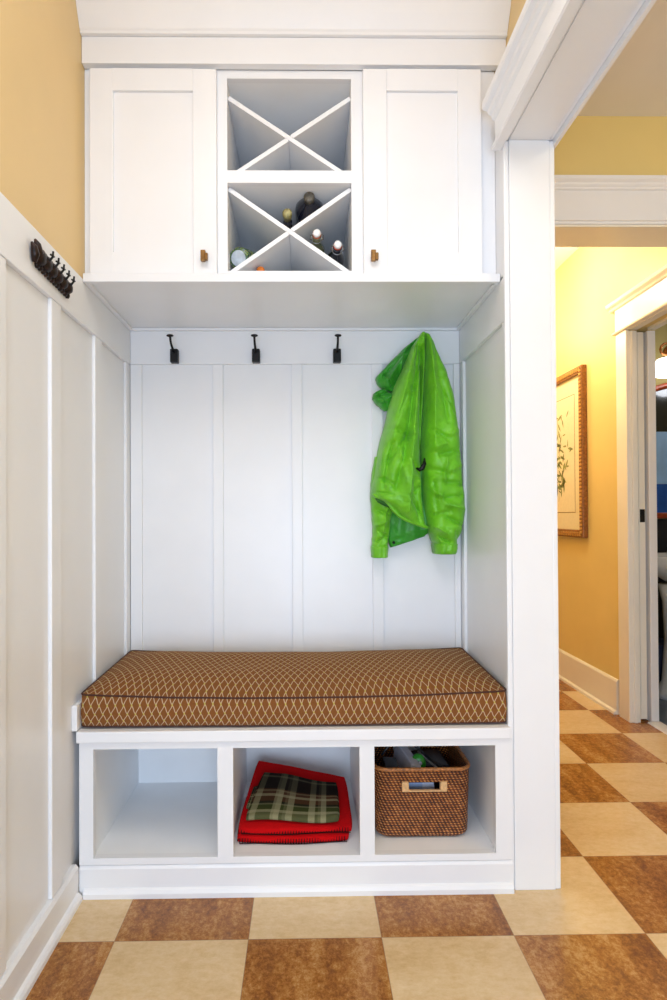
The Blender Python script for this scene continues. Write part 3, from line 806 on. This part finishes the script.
# hood / collar bunch at the upper left
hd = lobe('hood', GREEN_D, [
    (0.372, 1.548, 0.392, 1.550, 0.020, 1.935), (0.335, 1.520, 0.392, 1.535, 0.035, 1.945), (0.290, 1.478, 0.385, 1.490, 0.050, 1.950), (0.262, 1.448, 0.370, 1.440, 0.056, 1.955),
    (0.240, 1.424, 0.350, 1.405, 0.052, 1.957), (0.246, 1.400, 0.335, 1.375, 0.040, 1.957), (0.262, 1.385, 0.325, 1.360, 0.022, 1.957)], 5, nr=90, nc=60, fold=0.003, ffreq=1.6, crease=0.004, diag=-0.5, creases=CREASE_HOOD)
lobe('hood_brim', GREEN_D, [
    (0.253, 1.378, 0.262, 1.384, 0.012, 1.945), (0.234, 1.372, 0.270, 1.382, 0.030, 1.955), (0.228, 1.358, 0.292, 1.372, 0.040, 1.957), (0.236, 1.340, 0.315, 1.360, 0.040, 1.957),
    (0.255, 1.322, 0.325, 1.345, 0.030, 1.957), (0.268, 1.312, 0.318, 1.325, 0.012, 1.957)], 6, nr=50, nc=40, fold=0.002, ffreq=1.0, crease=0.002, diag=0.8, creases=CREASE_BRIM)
# left front body panel
lobe('body', GREEN, [
    (0.378, 1.552, 0.394, 1.556, 0.026, 1.915), (0.362, 1.528, 0.397, 1.535, 0.044, 1.925), (0.338, 1.485, 0.399, 1.490, 0.062, 1.932), (0.308, 1.42, 0.397, 1.425, 0.080, 1.938), (0.284, 1.345, 0.394, 1.345, 0.092, 1.945),
    (0.266, 1.262, 0.390, 1.262, 0.098, 1.950), (0.246, 1.185, 0.386, 1.180, 0.104, 1.955), (0.232, 1.115, 0.384, 1.105, 0.108, 1.957), (0.222, 1.058, 0.386, 1.040, 0.104, 1.957),
    (0.221, 1.030, 0.392, 0.985, 0.100, 1.957), (0.240, 1.018, 0.400, 0.945, 0.092, 1.957), (0.268, 0.995, 0.402, 0.926, 0.082, 1.957), (0.300, 0.967, 0.403, 0.921, 0.074, 1.957)], 8,
    nr=170, nc=80, fold=0.002, ffreq=1.9, crease=0.0035, diag=0.5, creases=CREASE_BODY)
# rolled hem along the open lower edge
hem = [(0.2225, 1.036), (0.232, 1.028), (0.248, 1.022), (0.264, 1.014), (0.275, 0.999), (0.287, 0.982), (0.305, 0.964), (0.33, 0.950), (0.358, 0.940), (0.385, 0.930), (0.403, 0.924)]
link_mesh('hem', tube(bmesh.new(), [(x, 1.900 - 0.020 * math.sin(PI * i / 10), z) for i, (x, z) in enumerate(hem)], [0.004] + [0.0065] * 9 + [0.004], 8), GREEN, jk, True)
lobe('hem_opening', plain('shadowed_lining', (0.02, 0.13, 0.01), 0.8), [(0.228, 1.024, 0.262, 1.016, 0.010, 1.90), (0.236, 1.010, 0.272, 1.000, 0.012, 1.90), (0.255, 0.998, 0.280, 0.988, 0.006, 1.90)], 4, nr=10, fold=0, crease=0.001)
# right sleeve in front
rs = lobe('right_sleeve', GREEN, [
    (0.386, 1.553, 0.402, 1.551, 0.026, 1.915), (0.395, 1.53, 0.420, 1.525, 0.046, 1.922), (0.396, 1.485, 0.441, 1.478, 0.062, 1.930), (0.393, 1.43, 0.468, 1.425, 0.076, 1.938), (0.391, 1.36, 0.488, 1.355, 0.086, 1.945),
    (0.388, 1.28, 0.500, 1.28, 0.092, 1.950), (0.385, 1.20, 0.512, 1.20, 0.096, 1.954), (0.385, 1.12, 0.517, 1.12, 0.098, 1.957), (0.388, 1.04, 0.526, 1.04, 0.098, 1.957),
    (0.396, 0.975, 0.528, 0.975, 0.094, 1.957), (0.405, 0.925, 0.520, 0.920, 0.086, 1.957), (0.416, 0.892, 0.506, 0.888, 0.074, 1.957), (0.425, 0.872, 0.503, 0.869, 0.064, 1.957)], 11,
    nr=170, nc=70, fold=0.002, ffreq=1.3, crease=0.0035, diag=0.35, creases=CREASE_SLEEVE)
cf = lobe('cuff', GREEN, [(0.4235, 0.874, 0.505, 0.872, 0.068, 1.958), (0.4225, 0.866, 0.506, 0.866, 0.070, 1.958), (0.4245, 0.846, 0.503, 0.846, 0.069, 1.958), (0.4265, 0.838, 0.501, 0.838, 0.062, 1.958)], 12, nr=12, fold=0.002, crease=0.002, hollow=True)
# dark zip seen in the opening between body and sleeve
link_mesh('zip', tube(bmesh.new(), [(0.358, 1.868, 1.116), (0.367, 1.862, 1.110), (0.376, 1.862, 1.116), (0.383, 1.864, 1.130), (0.385, 1.872, 1.148)], [0.003, 0.006, 0.008, 0.006, 0.002], 8), BLACK, jk, True)
link_mesh('hanging_loop', tube(bmesh.new(), [(0.398, 1.895, 1.550), (0.404, 1.893, 1.547), (0.412, 1.900, 1.537)], 0.003, 8), GREEN_D, jk, True)
link_mesh('snap', lathe(bmesh.new(), [(0, 0.005), (0.003, 0.0045), (0.0035, 0.001)], (0.294, 1.934, 0.876), (0, -1, 0), 12), BLACK, jk, True)

# ================================================================== BLANKETS
def slab(name, mat, corners, z0, hts, par, seed, n1=48, n2=32, wave=0.004, round_=0.012, bend=None):
    """corners: FL, FR, BR, BL (x,y); hts: top height above z0 at each corner"""
    bm = bmesh.new(); uvl = bm.loops.layers.uv.new('UVMap')
    def bil(s, t, a):
        return [(1 - t) * ((1 - s) * a[0][k] + s * a[1][k]) + t * ((1 - s) * a[3][k] + s * a[2][k]) for k in range(len(a[0]))]
    hh = [(h,) for h in hts]
    top, bot = {}, {}
    for i in range(n1 + 1):
        for j in range(n2 + 1):
            s, t = i / n1, j / n2
            s2 = 0.5 - 0.5 * math.cos(PI * s); t2 = 0.5 - 0.5 * math.cos(PI * t)
            # round plan corners
            a, b_ = 2 * s2 - 1, 2 * t2 - 1
            k = 1 - 0.035 * (abs(a) ** 6) * (abs(b_) ** 6)
            x, y = bil(0.5 + a * k / 2, 0.5 + b_ * k / 2, corners)
            h = bil(s2, t2, hh)[0]
            w = wave * (noise.noise(Vector((s * 3.2, t * 2.2, seed))) + 0.5 * noise.noise(Vector((s * 7, t * 5, seed + 4))))
            y += 0.004 * math.sin(s * 7 + seed) * (1 - t) * (1 if wave else 0)
            de = min(s2, 1 - s2) * abs(corners[1][0] - corners[0][0]); dt = min(t2, 1 - t2) * abs(corners[3][1] - corners[0][1])
            d = min(de, dt)
            e = math.sqrt(max(0, 1 - (1 - min(d / round_, 1)) ** 2))
            base = z0 + (bend(s2, t2) if bend else 0)
            mid = base + h * 0.5
            top[i, j] = bm.verts.new((x, y, mid + h * 0.5 * e + w * e))
            bot[i, j] = top[i, j] if e < 1e-6 else bm.verts.new((x, y, mid - h * 0.5 * e))
    for i in range(n1):
        for j in range(n2):
            for dct in (top, bot):
                q = [dct[i, j], dct[i + 1, j], dct[i + 1, j + 1], dct[i, j + 1]]
                uvs = [(i / n1, j / n2), ((i + 1) / n1, j / n2), ((i + 1) / n1, (j + 1) / n2), (i / n1, (j + 1) / n2)]
                uvs = [(0.5 - 0.5 * math.cos(PI * u_), 0.5 - 0.5 * math.cos(PI * v_)) for u_, v_ in uvs]
                if len(set(q)) < 3: continue
                try:
                    f = bm.faces.new(q)
                except ValueError:
                    continue
                for lp, uv in zip(f.loops, uvs): lp[uvl].uv = uv
    return link_mesh(name, bm, mat, par, True)
rb = thing('folded_blanket', 'folded bright red fleece blanket with black blanket stitch in the middle bench cubby', 'blanket', (-0.03, 1.70, 0.0975))
slab('lower_fold', REDW, [(-0.1885, 1.566), (0.118, 1.570), (0.122, 1.81), (-0.160, 1.85)], 0.0972, [0.020, 0.016, 0.036, 0.056], rb, 1, wave=0.002, round_=0.010)
slab('upper_fold', REDW, [(-0.186, 1.574), (0.128, 1.584), (0.124, 1.80), (-0.152, 1.855)], 0.0, [0.017, 0.013, 0.024, 0.030], rb, 2, wave=0.003, round_=0.008,
     bend=lambda s, t: 0.1165 - 0.003 * s + (0.058 * (1 - 0.42 * s)) * t)
def stitches(pts, L, down):
    bm = bmesh.new()
    tube(bm, pts, 0.0013, 6)
    for a, b_ in zip(pts, pts[1:]):
        a, b_ = Vector(a), Vector(b_)
        k = max(1, int((b_ - a).length / L))
        for i in range(k):
            p = a.lerp(b_, i / k)
            tube(bm, [p, p + Vector(down) * 0.5 + Vector((0, -0.0015, 0)), p + Vector(down)], 0.0012, 5)
    return bm
def slab_front(s, y0, y1, seed): return y0 + (y1 - y0) * s + 0.004 * math.sin(s * 7 + seed)
pts = [(-0.176 + 0.286 * i / 20, slab_front(i / 20, 1.566, 1.570, 1) - 0.0022, 0.1000) for i in range(21)]
link_mesh('stitching', stitches(pts, 0.007, (0.0005, 0.0035, 0.0115)), STITCH, rb, True)
pts = [(-0.172 + 0.292 * i / 20, slab_front(i / 20, 1.574, 1.584, 2) - 0.0026, 0.1215 - 0.004 * i / 20) for i in range(21)]
link_mesh('stitching', stitches(pts, 0.007, (0.0005, 0.0075, 0.0085)), STITCH, rb, True)
pts = [(-0.182, 1.572, 0.104), (-0.1835, 1.61, 0.118), (-0.180, 1.66, 0.130), (-0.172, 1.72, 0.148), (-0.164, 1.76, 0.150)]
link_mesh('stitching', stitches(pts, 0.007, (0.004, -0.003, 0.008)), STITCH, rb, True)
pb_ = thing('folded_blanket', 'small folded brown and olive plaid flannel blanket lying on the red one', 'blanket', (-0.02, 1.69, 0.150))
slab('folded_cloth', PLAID, [(-0.166, 1.590), (0.093, 1.592), (0.094, 1.742), (-0.128, 1.780)], 0.0, [0.015, 0.015, 0.016, 0.018], pb_, 6, wave=0.003, round_=0.007,
     bend=lambda s, t: 0.1430 - 0.004 * s + 0.038 * t * (1 - 0.30 * s) + 0.003 * math.sin(PI * 2 * s))
slab('tucked_corner', PLAID, [(-0.166, 1.640), (-0.140, 1.640), (-0.126, 1.73), (-0.152, 1.72)], 0.0, [0.012, 0.012, 0.012, 0.012], pb_, 7, n1=12, n2=16, wave=0.002, round_=0.005,
     bend=lambda s, t: 0.150 + 0.020 * t)

# ================================================================== BASKET
bk = thing('wicker_basket', 'brown woven rattan basket with cut-out handles in the right bench cubby', 'basket', (0.315, 1.70, 0.0975))
def rrect(w, d, r, n_side=26, n_corner=7):
    pts = []
    for cx, cy, a0 in ((w / 2 - r, -d / 2 + r, -PI / 2), (w / 2 - r, d / 2 - r, 0), (-w / 2 + r, d / 2 - r, PI / 2), (-w / 2 + r, -d / 2 + r, PI)):
        for k in range(n_corner + 1):
            a = a0 + PI / 2 * k / n_corner
            pts.append((cx + r * math.cos(a), cy + r * math.sin(a)))
    out = []
    for i in range(len(pts)):
        a = Vector(pts[i]); b_ = Vector(pts[(i + 1) % len(pts)])
        L_ = (b_ - a).length
        m_ = n_side if L_ > 0.06 else 1
        for k in range(m_): out.append(a.lerp(b_, k / m_))
    return out
BKX, BKY, BZ0, BZ1 = 0.3155, 1.709, 0.1005, 0.285
def bring(z, grow=0.0):
    t = (z - BZ0) / (BZ1 - BZ0)
    w = 0.246 + 0.012 * t; d = 0.246 + 0.014 * t
    b0 = 0.010 * max(0, 1 - t / 0.08) ** 2
    return [(BKX + p.x, BKY + p.y, z) for p in rrect(w - b0 * 2 + grow * 2, d - b0 * 2 + grow * 2, 0.030 + 0.006 * t)]
bm = bmesh.new(); uvl = bm.loops.layers.uv.new('UVMap')
NZB = 54
rings = [[bm.verts.new(p) for p in bring(BZ0 + (BZ1 - BZ0) * k / NZB)] for k in range(NZB + 1)]
M = len(rings[0])
base_pts = bring(BZ0)
for k in range(NZB):
    for i in range(M):
        j = (i + 1) % M
        q = (rings[k][i], rings[k][j], rings[k + 1][j], rings[k + 1][i])
        cx = sum(v.co.x for v in q) / 4 - BKX; cy = sum(v.co.y for v in q) / 4; cz = sum(v.co.z for v in q) / 4
        if cy < BKY - 0.1 and -0.041 < cx < 0.048 and 0.230 < cz < 0.252: continue
        if cy > BKY + 0.1 and -0.044 < cx < 0.044 and 0.230 < cz < 0.252: continue
        f = bm.faces.new(q)
        for lp, (uu, vv) in zip(f.loops, ((i / M, k / NZB), ((i + 1) / M, k / NZB), ((i + 1) / M, (k + 1) / NZB), (i / M, (k + 1) / NZB))):
            lp[uvl].uv = (uu, vv)
bf = bm.faces.new(rings[0][::-1])
# arc-length u so that the weave is even
acc = [0]
for i in range(M):
    a = Vector(base_pts[i]); b_ = Vector(base_pts[(i + 1) % M]); acc.append(acc[-1] + (b_ - a).length)
tot = acc[-1]
for f in bm.faces:
    if f is bf: continue
    for lp in f.loops:
        u_ = lp[uvl].uv[0] * M
        lp[uvl].uv = (acc[min(int(round(u_)), M)] / tot, lp[uvl].uv[1])
o = link_mesh('woven_body', bm, WICKER, bk, True)
md = o.modifiers.new('solid', 'SOLIDIFY'); md.thickness = 0.006; md.offset = 0
rimpts = dedupe(bring(BZ1 + 0.0005, 0.001))
bm = tube(bmesh.new(), rimpts, 0.0052, 8, closed=True)
link_mesh('rim', bm, plain('twisted_cane_rim', (0.40, 0.15, 0.04), 0.45, 0, 0.6, 160), bk, True)
yfh = BKY - 0.1300
for x0 in (-0.0585, 0.0445):
    link_mesh('handle_binding', B(BKX + x0, BKX + x0 + 0.0185, yfh - 0.0085, yfh + 0.0075, 0.2275, 0.2545, bev=0.003), GRIP, bk)
link_mesh('handle_edge', B(BKX - 0.041, BKX + 0.046, yfh - 0.005, yfh + 0.005, 0.2268, 0.2305, bev=0.0015), GRIP, bk)

# things in the basket
WPAP = plain('white_card', (0.62, 0.64, 0.78), 0.5, 0, 0.03)
BLUEP = plain('pale_blue_card', (0.35, 0.46, 0.72), 0.5, 0, 0.05)
DKPL = plain('black_plastic', (0.012, 0.013, 0.02), 0.35)
GRNP = plain('green_plastic', (0.03, 0.30, 0.03), 0.3)
def slanted(name, label, cat, mat, c, size, rot, bev=0.003):
    bm = B(-size[0] / 2, size[0] / 2, -size[1] / 2, size[1] / 2, -size[2] / 2, size[2] / 2, bev=bev)
    bmesh.ops.rotate(bm, verts=bm.verts, cent=(0, 0, 0), matrix=Matrix.Rotation(rot[2], 3, 'Z') @ Matrix.Rotation(rot[1], 3, 'Y') @ Matrix.Rotation(rot[0], 3, 'X'))
    for v in bm.verts: v.co += Vector(c)
    o_ = link_mesh(name, bm, mat, None, False, loc=c)
    o_['label'] = label; o_['category'] = cat
    return o_
slanted('black_box', 'black box standing at the left inside the wicker basket', 'box', DKPL, (0.232, 1.660, 0.190), (0.040, 0.07, 0.165), (0.0, 0.10, 0))
slanted('white_box', 'pale lavender white carton leaning inside the wicker basket', 'box', WPAP, (0.279, 1.700, 0.198), (0.028, 0.15, 0.17), (0.05, 0.20, 0.15))
slanted('blue_booklet', 'pale blue booklet visible through the basket handle slot', 'booklet', BLUEP, (0.295, 1.617, 0.183), (0.045, 0.006, 0.15), (-0.08, 0.12, 0))
slanted('white_booklet', 'whitish booklet seen at the right end of the basket handle slot', 'booklet', WPAP, (0.340, 1.617, 0.183), (0.035, 0.006, 0.15), (-0.08, -0.10, 0))
slanted('black_case', 'large black case filling the back right of the wicker basket', 'case', DKPL, (0.372, 1.745, 0.176), (0.085, 0.13, 0.145), (0.0, 0.0, 0.05), 0.008)
bm = lathe(bmesh.new(), [(0, 0.010), (0.003, 0.019), (0.010, 0.0215), (0.020, 0.0215), (0.026, 0.018), (0.028, 0.006)], (0, -0.014, 0), (0.15, 1, -0.25), 24)
for v in bm.verts: v.co.z *= 1.25; v.co += Vector((0.318, 1.672, 0.266))
gp = link_mesh('green_bottle', bm, GRNP, None, True, loc=(0.318, 1.672, 0.266)); gp['label'] = 'rounded green plastic container on top of the things in the basket'; gp['category'] = 'container'
bm = lathe(bmesh.new(), [(0, 0.0055), (0.0015, 0.005), (0.002, 0.001)], (0.322, 1.652, 0.270), (-0.1, -1, 0.25), 12)
link_mesh('white_dot', bm, WPAP, gp, True)
bm = bmesh.new()
tube(bm, [(0.22, 1.70, 0.275), (0.25, 1.72, 0.302), (0.285, 1.73, 0.306), (0.32, 1.735, 0.290), (0.36, 1.70, 0.262), (0.385, 1.66, 0.256)], 0.0035, 8)
cb = link_mesh('power_cable', bm, DKPL, None, True, loc=(0.3, 1.70, 0.26)); cb['label'] = 'thin black cable lying over the things in the basket'; cb['category'] = 'cable'
bm = tube(bmesh.new(), [(0.335, 1.755, 0.262), (0.352, 1.70, 0.258), (0.376, 1.64, 0.254)], 0.003, 8)
pn = link_mesh('slim_rod', bm, plain('pale_metal', (0.5, 0.5, 0.5), 0.35, 0.6), None, True, loc=(0.352, 1.70, 0.256)); pn['label'] = 'thin pale rod lying on the black case in the basket'; pn['category'] = 'rod'

# ================================================================== BOTTLES
def bottle(label, tip, body_r, length, neck_r, neck_l, glass, cap, cat='bottle', rise=0.0, side=0.0):
    """tip = point of the mouth (nearest to the viewer). The bottle lies along +Y."""
    tx, ty, tz = tip
    ax = Vector((side, 1, rise)).normalized()
    t = thing('wine_bottle', label, cat, tip, 'bottles lying in the lower wine cubby')
    pr = [(0.004, neck_r), (neck_l * 0.8, neck_r * 1.04), (neck_l, neck_r * 1.25), (neck_l + 0.02, body_r * 0.72), (neck_l + 0.036, body_r * 0.95), (neck_l + 0.05, body_r), (length - 0.006, body_r), (length, body_r * 0.9)]
    link_mesh('glass_body', lathe(bmesh.new(), pr, tip, ax, 24), glass, t, True)
    link_mesh('lip', lathe(bmesh.new(), [(0.002, neck_r * 1.02), (0.004, neck_r * 1.25), (0.012, neck_r * 1.25), (0.015, neck_r * 1.0)], tip, ax, 20), glass, t, True)
    if cap == 'swing':
        link_mesh('stopper', lathe(bmesh.new(), [(-0.010, neck_r * 0.55), (-0.009, neck_r * 0.98), (-0.001, neck_r * 1.05), (0.0, neck_r * 0.5)], tip, ax, 20), CERAMIC, t, True)
        link_mesh('gasket', lathe(bmesh.new(), [(-0.0012, neck_r * 1.12), (0.0035, neck_r * 1.16), (0.0038, neck_r)], tip, ax, 20), REDRUB, t, True)
        bm = bmesh.new()
        for s in (-1, 1):
            tube(bm, [(tx + s * neck_r * 1.05, ty - 0.004, tz), (tx + s * neck_r * 1.7, ty + 0.004, tz - 0.001), (tx + s * neck_r * 1.75, ty + 0.018, tz - 0.006), (tx + s * neck_r * 1.2, ty + 0.026, tz - 0.004)], 0.0013, 6)
        tube(bm, [(tx + neck_r * 1.35 * math.cos(a * PI / 8), ty + 0.026, tz + neck_r * 1.35 * math.sin(a * PI / 8)) for a in range(16)], 0.0013, 6, closed=True)
        link_mesh('wire_bail', bm, WIRE, t, True)
    else:
        link_mesh('capsule', lathe(bmesh.new(), [(-0.002, neck_r * 0.8), (-0.001, neck_r * 1.12), (0.002, neck_r * 1.30), (0.013, neck_r * 1.31), (0.015, neck_r * 1.2), (0.030, neck_r * 1.12)], tip, ax, 20), cap, t, True)
    return t
bottle('large black bottle with grey foil cap lying highest in the wine cubby', (0.018, 1.640, 1.862), 0.042, 0.285, 0.0120, 0.022, GLASS_BLK, FOIL, rise=-0.03, side=0.02)
bottle('slim dark bottle with olive cap lying in the valley of the crossed boards', (-0.044, 1.640, 1.816), 0.016, 0.22, 0.0105, 0.05, GLASS_BLK, OLVCAP, rise=0.0)
bottle('olive swing-top bottle with white stopper, nearer the middle of the cross', (0.0385, 1.628, 1.750), 0.024, 0.24, 0.0105, 0.055, GLASS_OLV, 'swing', rise=0.0, side=0.02)
bottle('dark swing-top bottle with white stopper lying beside the right door', (0.0965, 1.628, 1.7185), 0.026, 0.26, 0.0105, 0.045, GLASS_BLK, 'swing', rise=0.0, side=-0.02)
bottle('bottle with orange sealed cap on the bottom of the wine cubby', (-0.121, 1.665, 1.665), 0.025, 0.24, 0.0090, 0.06, GLASS_GRN, ORANGE, rise=0.0)
# bottle lying with its base outward in the left compartment
tb = thing('wine_bottle', 'green glass bottle with pale paper band lying base outward in the left compartment', 'bottle', (-0.155, 1.66, 1.712), 'bottles lying in the lower wine cubby')
ax = Vector((0.30, 0.88, 0.26)); og = (-0.181, 1.640, 1.688)
link_mesh('glass_body', lathe(bmesh.new(), [(0.0, 0.020), (0.002, 0.026), (0.008, 0.030), (0.17, 0.030), (0.20, 0.020), (0.23, 0.011), (0.275, 0.011)], og, ax, 28), GLASS_GRN, tb, True)
def foil_mat():
    m, nt, b = new_mat('patterned_green_foil')
    n = noise_n(nt, coords(nt), 110, 1, 0.5)
    nt.links.new(ramp(nt, n, [(0.0, (0.02, 0.04, 0.02)), (0.46, (0.05, 0.16, 0.05)), (0.53, (0.45, 0.45, 0.06)), (0.58, (0.03, 0.10, 0.30)), (0.63, (0.01, 0.02, 0.02))], 'CONSTANT'), b.inputs['Base Color'])
    b.inputs['Roughness'].default_value = 0.35
    return m
link_mesh('foil_band', lathe(bmesh.new(), [(0.002, 0.027), (0.003, 0.0285), (0.008, 0.0305), (0.050, 0.0308), (0.051, 0.0304)], og, ax, 28), foil_mat(), tb, True)
link_mesh('base_disc', lathe(bmesh.new(), [(-0.0012, 0.020), (-0.001, 0.0215), (0.0008, 0.0215)], og, ax, 28), LABELW, tb, True)

# ================================================================== FRAMED PRINT IN HALL
fr = thing('framed_print', 'gilt carved wooden frame with botanical print on the golden hall wall', 'picture', (1.4985, 3.43, 1.29))
FZ0, FZ1, FY0, FY1 = 0.835, 1.762, 3.105, 3.760
w_ = 0.042
def frame_bar(a, b_, inward):
    pass
bm = bmesh.new()
def bar(y0, y1, z0, z1):
    box(bm, 1.480, 1.5095, y0, y1, z0, z1, bev=0.004)
bar(FY0, FY0 + w_, FZ0, FZ1); bar(FY1 - w_, FY1, FZ0, FZ1); bar(FY0 + w_, FY1 - w_, FZ0, FZ0 + w_); bar(FY0 + w_, FY1 - w_, FZ1 - w_, FZ1)
link_mesh('outer_frame', bm, GOLDFRAME, fr)
bm = bmesh.new()   # carved beads along the frame
nz = 44
for k in range(nz):
    z = FZ0 + 0.03 + (FZ1 - FZ0 - 0.06) * k / (nz - 1)
    for y in (FY0 + w_ * .45, FY1 - w_ * .45):
        box(bm, 1.475, 1.4805, y - 0.011, y + 0.011, z - 0.006, z + 0.006, bev=0.002, seg=1)
ny = 28
for k in range(ny):
    y = FY0 + 0.03 + (FY1 - FY0 - 0.06) * k / (ny - 1)
    for z in (FZ0 + w_ * .45, FZ1 - w_ * .45):
        box(bm, 1.475, 1.4805, y - 0.006, y + 0.006, z - 0.011, z + 0.011, bev=0.002, seg=1)
link_mesh('carved_beading', bm, plain('bright_gilt', (0.62, 0.33, 0.09), 0.35, 0.4, 0.3, 90), fr)
link_mesh('mat_board', B(1.495, 1.500, FY0 + w_, FY1 - w_, FZ0 + w_, FZ1 - w_), plain('cream_mat', (0.80, 0.72, 0.50), 0.6, 0, 0.03), fr)
link_mesh('print_border', B(1.4942, 1.4949, FY0 + 0.115, FY1 - 0.115, FZ0 + 0.135, FZ1 - 0.135), plain('ink_line', (0.33, 0.22, 0.08), 0.6), fr)
pp = link_mesh('print_paper', B(1.4936, 1.4941, FY0 + 0.119, FY1 - 0.119, FZ0 + 0.139, FZ1 - 0.139), plain('cream_paper', (0.82, 0.74, 0.52), 0.6, 0, 0.03), fr)
bm = bmesh.new()
rnd = random.Random(7)
for k in range(90):
    cz = rnd.uniform(FZ0 + 0.24, FZ1 - 0.22); cy = FY0 + 0.315 + rnd.uniform(-0.15, 0.15) * (0.4 + math.sin((cz - FZ0 - .2) * 4.5) ** 2 * 0.7)
    a = rnd.uniform(0, 2 * PI); L_ = rnd.uniform(0.018, 0.036); wd = L_ * 0.3
    d = Vector((0, math.cos(a), math.sin(a))); nn = Vector((0, -math.sin(a), math.cos(a)))
    c = Vector((1.4928 + 0.0004 * (k % 2), cy, cz))
    bm.faces.new([bm.verts.new(c + d * L_ * i_ + nn * wd * j_) for i_, j_ in ((-1, 0), (-.3, .8), (.4, .6), (1, 0), (.4, -.6), (-.3, -.8))])
tube(bm, [(1.4930, FY0 + 0.32, FZ0 + 0.2), (1.4930, FY0 + 0.30, FZ0 + 0.40), (1.4930, FY0 + 0.33, FZ0 + 0.68)], 0.0006, 5)
link_mesh('printed_leaves', bm, plain('green_ink', (0.24, 0.27, 0.09), 0.7, 0, 0.6, 25), pp)

# ================================================================== BATHROOM
sk = thing('pedestal_sink', 'white pedestal sink seen through the bathroom doorway', 'sink', (2.02, 3.02, 0.0))
def ell(bm, prof, cx, cy, seg=36):
    rings = []
    for z, rx, ry in prof:
        rings.append([bm.verts.new((cx + rx * math.cos(2 * PI * k / seg), cy + ry * math.sin(2 * PI * k / seg), z)) for k in range(seg)])
    for a, b_ in zip(rings, rings[1:]):
        for k in range(seg): bm.faces.new((a[k], a[(k + 1) % seg], b_[(k + 1) % seg], b_[k]))
    bm.faces.new(rings[0]); bm.faces.new(rings[-1][::-1]); return bm
SX, SY = 2.04, 3.06
link_mesh('basin', ell(bmesh.new(), [(0.585, 0.09, 0.09), (0.61, 0.14, 0.13), (0.655, 0.22, 0.18), (0.69, 0.255, 0.205), (0.735, 0.270, 0.215), (0.745, 0.265, 0.210), (0.745, 0.235, 0.175), (0.70, 0.19, 0.13), (0.66, 0.10, 0.08)], SX, SY), CERAMIC, sk, True)
link_mesh('pedestal', ell(bmesh.new(), [(0.001, 0.145, 0.125), (0.03, 0.140, 0.120), (0.08, 0.112, 0.095), (0.30, 0.095, 0.085), (0.50, 0.105, 0.090), (0.59, 0.125, 0.105)], 1.99, SY), CERAMIC, sk, True)
bm = tube(bmesh.new(), [(2.10, 3.22, 0.745), (2.10, 3.22, 0.80), (2.09, 3.18, 0.825), (2.08, 3.12, 0.81)], 0.011, 10)
lathe(bm, [(0, 0.018), (0.02, 0.012), (0.045, 0.016), (0.05, 0.006)], (2.02, 3.22, 0.745), (0, 0, 1), 14)
link_mesh('faucet', bm, WIRE, sk, True)
mr = thing('framed_mirror', 'red-brown wooden arched mirror frame above the bathroom sink', 'mirror', (2.25, 3.39, 1.3))
RW = plain('red_brown_wood', (0.33, 0.05, 0.015), 0.3, 0, 0.3, 40, coat=0.5)
MX0, MX1 = 1.93, 2.52
bm = bmesh.new()
arch = [(MX0 + (MX1 - MX0) * k / 20, 3.385, 1.645 + 0.075 * math.sin(PI * k / 20)) for k in range(21)]
tube(bm, arch, 0.018, 8)
box(bm, MX0 - 0.018, MX0 + 0.018, 3.365, 3.398, 0.945, 1.65, bev=0.004); box(bm, MX1 - 0.018, MX1 + 0.018, 3.365, 3.398, 0.945, 1.65, bev=0.004)
box(bm, MX0, MX1, 3.365, 3.398, 0.935, 0.968, bev=0.004)
link_mesh('wooden_frame', bm, RW, mr, True)
link_mesh('dark_reflection', prism(bmesh.new(), [(MX0, 1.44), (MX1, 1.44)] + [(p[0], p[2]) for p in arch[::-1]], 'Y', 3.388, 3.394), glass_dark('painted_dark_reflection', (0.006, 0.008, 0.012), 0.1), mr)  # mirror reflection painted as three flat colour bands, dark one on top
link_mesh('pale_reflection', B(MX0, MX1, 3.388, 3.394, 1.135, 1.439), plain('painted_pale_reflection', (0.30, 0.50, 0.80), 0.25, 0, 0.10, 10), mr)
link_mesh('blue_reflection', B(MX0, MX1, 3.388, 3.394, 0.968, 1.134), plain('painted_blue_reflection', (0.02, 0.10, 0.42), 0.25, 0, 0.3, 8), mr)
vl_ = thing('vanity_light', 'copper scroll vanity light with glowing white glass shade above the mirror', 'light', (2.12, 3.34, 1.86))
SHADE = plain('lit_opal_glass', (0.9, 0.88, 0.85), 0.4, 0, 0.02, 20, emis=((1.0, 0.95, 0.88), 3.0))
COPPER = plain('copper', (0.55, 0.22, 0.08), 0.25, 1.0, 0.3)
link_mesh('glass_shade', lathe(bmesh.new(), [(0, 0.085), (0.008, 0.096), (0.06, 0.094), (0.09, 0.075), (0.100, 0.03)], (2.065, 3.26, 1.740), (0, 0, 1), 28), SHADE, vl_, True)
sc = [(2.05 + 0.05 * math.cos(a) * (1 - a / 12), 3.28, 1.885 + 0.045 * math.sin(a) * (1 - a / 12)) for a in [i * 0.5 for i in range(16)]]
link_mesh('scroll_arm', tube(bmesh.new(), [(2.15, 3.38, 1.92), (2.14, 3.30, 1.905)] + sc, 0.007, 8), COPPER, vl_, True)
link_mesh('wall_plate', lathe(bmesh.new(), [(0, 0.05), (0.012, 0.045), (0.02, 0.02)], (2.15, 3.398, 1.90), (0, -1, 0), 20), COPPER, vl_, True)
tn = link_mesh('blue_bin', ell(bmesh.new(), [(0.002, 0.10, 0.10), (0.25, 0.125, 0.125), (0.26, 0.12, 0.12), (0.24, 0.11, 0.11)], 1.90, 3.27, 24), plain('dark_blue_plastic', (0.05, 0.07, 0.14), 0.4), None, True)
tn['label'] = 'dark blue waste bin standing beside the sink pedestal'; tn['category'] = 'bin'
